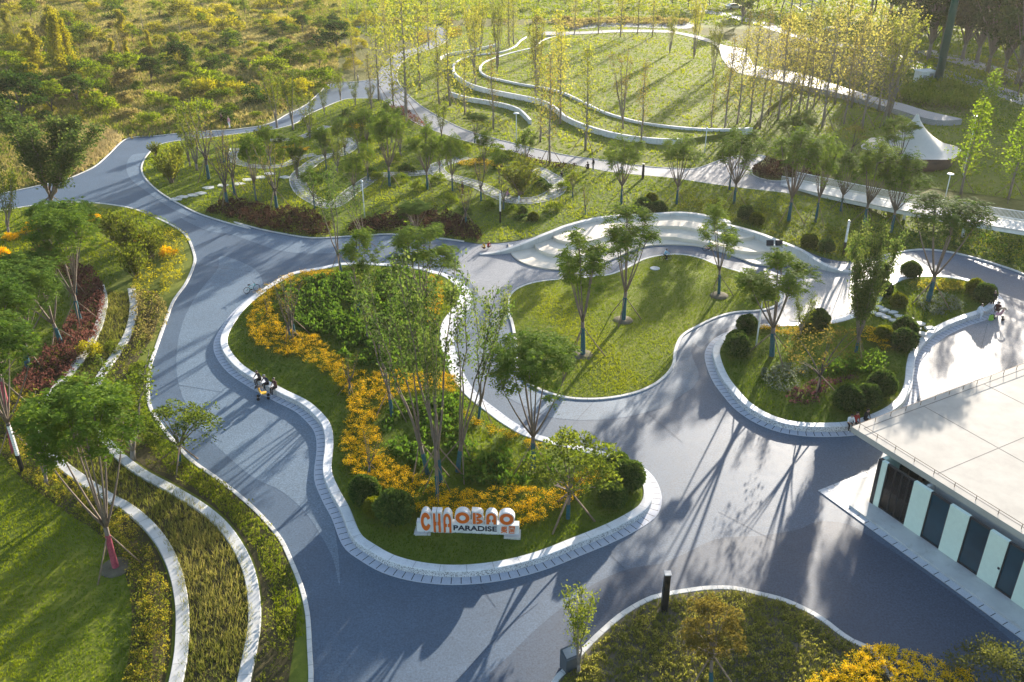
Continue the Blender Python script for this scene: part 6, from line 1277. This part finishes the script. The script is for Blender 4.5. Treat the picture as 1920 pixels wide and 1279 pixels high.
def cycle(px, py_, heading, label, color, s=1.0, z=.03, kids=False):
    X_, Y_ = G(px, py_, z); t = empty('bicycle', (X_, Y_, z), heading); t.scale = (s, s, s); tag(t, label, 'bicycle')
    for y_ in (-.5, .5):
        mb = MB(); q = [(0, y_+.32*math.cos(a_), .34+.32*math.sin(a_)) for a_ in np.linspace(0, 2*math.pi, 25)]; mb.tube(q, .026, 6, cap=False); w_ = link('wheel', mb.mesh('wheel', (MT['tyre'],)), t)
        mb = MB(); 
        for k in range(10): a_ = k*math.pi/5; mb.tube([(0, y_, .34), (0, y_+.30*math.cos(a_), .34+.30*math.sin(a_))], .005, 3)
        mb.tube([(-.04, y_, .34), (.04, y_, .34)], .03, 8); link('spokes', mb.mesh('spokes', (MT['grey'],)), w_)
    mb = MB(); bb = (0, -.05, .32); st = (0, -.2, .72); hd = (0, .33, .78)
    for a_, b_ in ((bb, st), (bb, (0, .36, .66)), (st, (0, .345, .74)), (bb, (0, -.5, .34)), (st, (0, -.5, .34)), ((0, .32, .86), (0, .42, .55)), ((0, .42, .55), (0, .5, .34))): mb.tube([a_, b_], .022, 6)
    link('frame', mb.mesh('frame', (MT[color],)), t); mb = MB(); mb.tube([st, (0, -.23, .82)], .015, 5); mb.tube([(0, -.34, .84), (0, -.2, .85), (0, -.08, .83)], [.07, .055, .02], 7); link('saddle', mb.mesh('saddle', (MT['black'],)), t)
    mb = MB(); mb.tube([(0, .32, .86), (0, .31, .96)], .018, 5); mb.tube([(-.26, .26, .98), (-.1, .31, .97), (.1, .31, .97), (.26, .26, .98)], .016, 6); link('handlebar', mb.mesh('handlebar', (MT['dark'],)), t)
    mb = MB(); mb.tube([(-.1, -.05, .32), (.1, -.05, .32)], .012, 5); mb.box((.13, .04, .30), (.09, .06, .02)); mb.box((-.13, -.14, .34), (.09, .06, .02)); mb.tube([(.03, -.05, .32), (.045, -.05, .32)], .085, 12); link('crank', mb.mesh('crank', (MT['dark'],)), t)
    return t
def on_wall(C, px, py_, back=.22):
    p = np.array(G(px, py_, .48)); i = int(np.argmin(np.linalg.norm(C-p, axis=1))); nn = normals2(C, True)[i]; q = C[i]-nn*back; return (q[0], q[1]), math.atan2(-nn[0], nn[1])
H0_ = -math.pi/2
def stroller(px, py_, heading, label, seat, z=.03):
    X_, Y_ = G(px, py_, z); t = empty('pushchair', (X_, Y_, z), heading); tag(t, label, 'pushchair')
    mb = MB()
    for x_ in (-.24, .24): mb.tube([(x_, .42, .14), (x_, -.05, .5), (x_, -.5, 1.0)], .016, 6); mb.tube([(x_, -.34, .12), (x_, .05, .55)], .016, 6)
    mb.tube([(-.24, -.5, 1.0), (.24, -.5, 1.0)], .02, 6); mb.tube([(-.24, -.34, .12), (.24, -.34, .12)], .012, 5); link('frame', mb.mesh('frame', (MT['grey'],)), t)
    for x_ in (-.26, .26):
        for y_ in (.42, -.34): mb = MB(); mb.tube([(x_-.025, y_, .12), (x_+.025, y_, .12)], .12, 12); link('wheel', mb.mesh('wheel', (MT['tyre'],)), t)
    mb = MB(); mb.bbox((0, .1, .48), (.4, .42, .10), .03); mb.box((0, -.16, .72), (.4, .07, .5), M=Matrix.Rotation(.35, 3, 'X')); link('seat', mb.mesh('seat', (MT[seat],)), t)
    mb = MB(); n = 8
    vs = [(sx, -.22+.36*math.cos(q), .80+.30*math.sin(q)) for q in np.linspace(.3, 2.7, n) for sx in (-.22, .22)]; mb.add(vs, [(2*i, 2*i+1, 2*i+3, 2*i+2) for i in range(n-1)]); link('hood', mb.mesh('hood', (MT['black'],)), t)
l1, h1 = on_wall(C_isl, 485, 714); l2, h2 = on_wall(C_isl, 500, 722); l3, h3 = on_wall(C_isl, 516, 730)
person(0, 0, 'bend', h1, 'person in black with a black cap seated left on the island wall by the pushchair', 'c_black', 'c_black', .48, hat='c_black', loc=l1, group='people on the island wall')
person(0, 0, 'bend', h2, 'person with pale grey hood seated between two others on the island wall', 'c_navy', 'c_black', .48, hat='c_grey', loc=l2, group='people on the island wall')
person(0, 0, 'sit', h3, 'person in dark brown jacket seated right on the island wall by the pushchair', 'c_brown', 'c_black', .48, loc=l3, group='people on the island wall')
stroller(493, 747, h2+math.pi*.8, 'pushchair with yellow seat in front of three people on the island wall', 'c_yellow')
m1, g1 = on_wall(C_plant, 1590, 798); m2, g2 = on_wall(C_plant, 1610, 796); m3, g3 = on_wall(C_plant, 1626, 789)
person(0, 0, 'bend', g1-.3, 'person in white top and black skirt on the planter wall at the roof corner', 'c_white', 'c_black', .48, loc=m1, sleeves=False); person(0, 0, 'sit', g2, 'person in dark red top on the planter wall behind the roof corner', 'c_red', 'c_black', .48, loc=m2); person(0, 0, 'sit', g3, 'person in black on the planter wall behind the roof corner', 'c_black', 'c_black', .48, loc=m3)
m4, g4 = on_wall(C_plant, 1845, 590)
person(0, 0, 'bend', g4, 'person in white stooping on the far right planter wall', 'c_white', 'c_white', .48, loc=m4); person(1868, 588, 'squat', 2.6, 'person with brown top and black trousers at the far right planter tip', 'c_brown', 'c_black', .03, s=1.1); person(1858, 578, 'stand', 3.0, 'person in black and white standing behind the pushchair at the planter tip', 'c_black', 'c_black', .03)
stroller(1872, 598, 1.2, 'small dark pushchair at the far right planter tip', 'c_pink')
X_, Y_ = G(1857, 600, .03); t = empty('backpack', (X_, Y_, .03), .4); tag(t, 'lime green backpack on the ground by the far right planter wall', 'backpack'); mb = MB(); mb.bbox((0, 0, .26), (.42, .26, .52), .09); link('bag', mb.mesh('bag', (MT['c_lime'],)), t); mb = MB(); mb.bbox((0, -.17, .18), (.3, .1, .26), .04); link('pocket', mb.mesh('pocket', (MT['c_lime'],)), t); mb = MB(); mb.tube([(-.08, .02, .5), (0, .02, .57), (.08, .02, .5)], .015, 5); link('strap', mb.mesh('strap', (MT['black'],)), t)
for px, py_, c1, c2, lb, lb2, hd in ((1248, 489, 'c_sky', 'c_black', 'child in blue top cycling past the small lawn', 'dark child bicycle ridden by the child in blue', H0_-.05), (1329, 471, 'c_white', 'c_navy', 'child in white top and navy cycling along the terrace drain', 'orange and dark child bicycle ridden by the child in white', H0_-.1)):
    cycle(px, py_, hd, lb2, 'c_orange' if 'orange' in lb2 else 'c_brown', .82); person(px, py_, 'ride', hd, lb, c1, c2, .03, s=.82)
b_ = cycle(473, 548, -.9, 'teal bicycle parked against the island wall at the road', 'c_teal', 1.0)
person(817, 79, 'walk', 0, 'lone person in dark clothes walking up the distant path', 'c_black', 'c_navy', s=1.05); person(417, 233, 'walk', 1.6, 'person in dark top on the north west path, left of two', 'c_brown', 'c_black', s=1.0); person(431, 240, 'stand', 2.5, 'person in pink and white on the north west path, right of two', 'c_pink', 'c_white', s=1.)
person(643, 161, 'stand', .5, 'person in pink standing at the path junction, left of two', 'c_pink', 'c_grey'); person(672, 157, 'stand', 1.5, 'person in grey standing at the path junction, right of two', 'c_grey', 'c_black')
person(868, 366, 'stand', 2.2, 'person in dark clothes standing on the path garden grass', 'c_black', 'c_brown', .1); person(951, 371, 'squat', -1.2, 'person in pink crouching on the looped paved path', 'c_pink', 'c_grey', .12); person(973, 381, 'stand', 1.0, 'small child in white on the looped paved path', 'c_white', 'c_white', .12, s=.6)
person(1053, 333, 'squat', .8, 'child crouching on the grass beside the loop path end', 'c_black', 'c_grey', .1, s=.8); person(1102, 319, 'squat', .4, 'person in black crouching on the north path, left of two', 'c_black', 'c_black'); person(1112, 320, 'stand', 2.0, 'person in black standing on the north path, right of two', 'c_black', 'c_grey'); person(1165, 322, 'sit', 2.8, 'person seated on a low stone at the north path edge', 'c_grey', 'c_black', .45)
X_, Y_ = G(1165, 324, 0); mb = MB(); mb.bbox((0, 0, .23), (.9, .5, .42), .03); mb.box((0, 0, .02), (.8, .4, .05)); o = link('stone_seat', mb.mesh('stone_seat', (MT['conc'],))); o.location = (X_, Y_, .0); tag(o, 'low stone block seat at the north path edge', 'seat')
person(908, 468, 'squat', 2.2, 'child in cream crouching near the left end of the terrace wall', 'c_yellow', 'c_brown', s=.75); person(916, 466, 'squat', -2.4, 'child in red brown crouching near the left end of the terrace wall', 'c_red', 'c_black', s=.75)
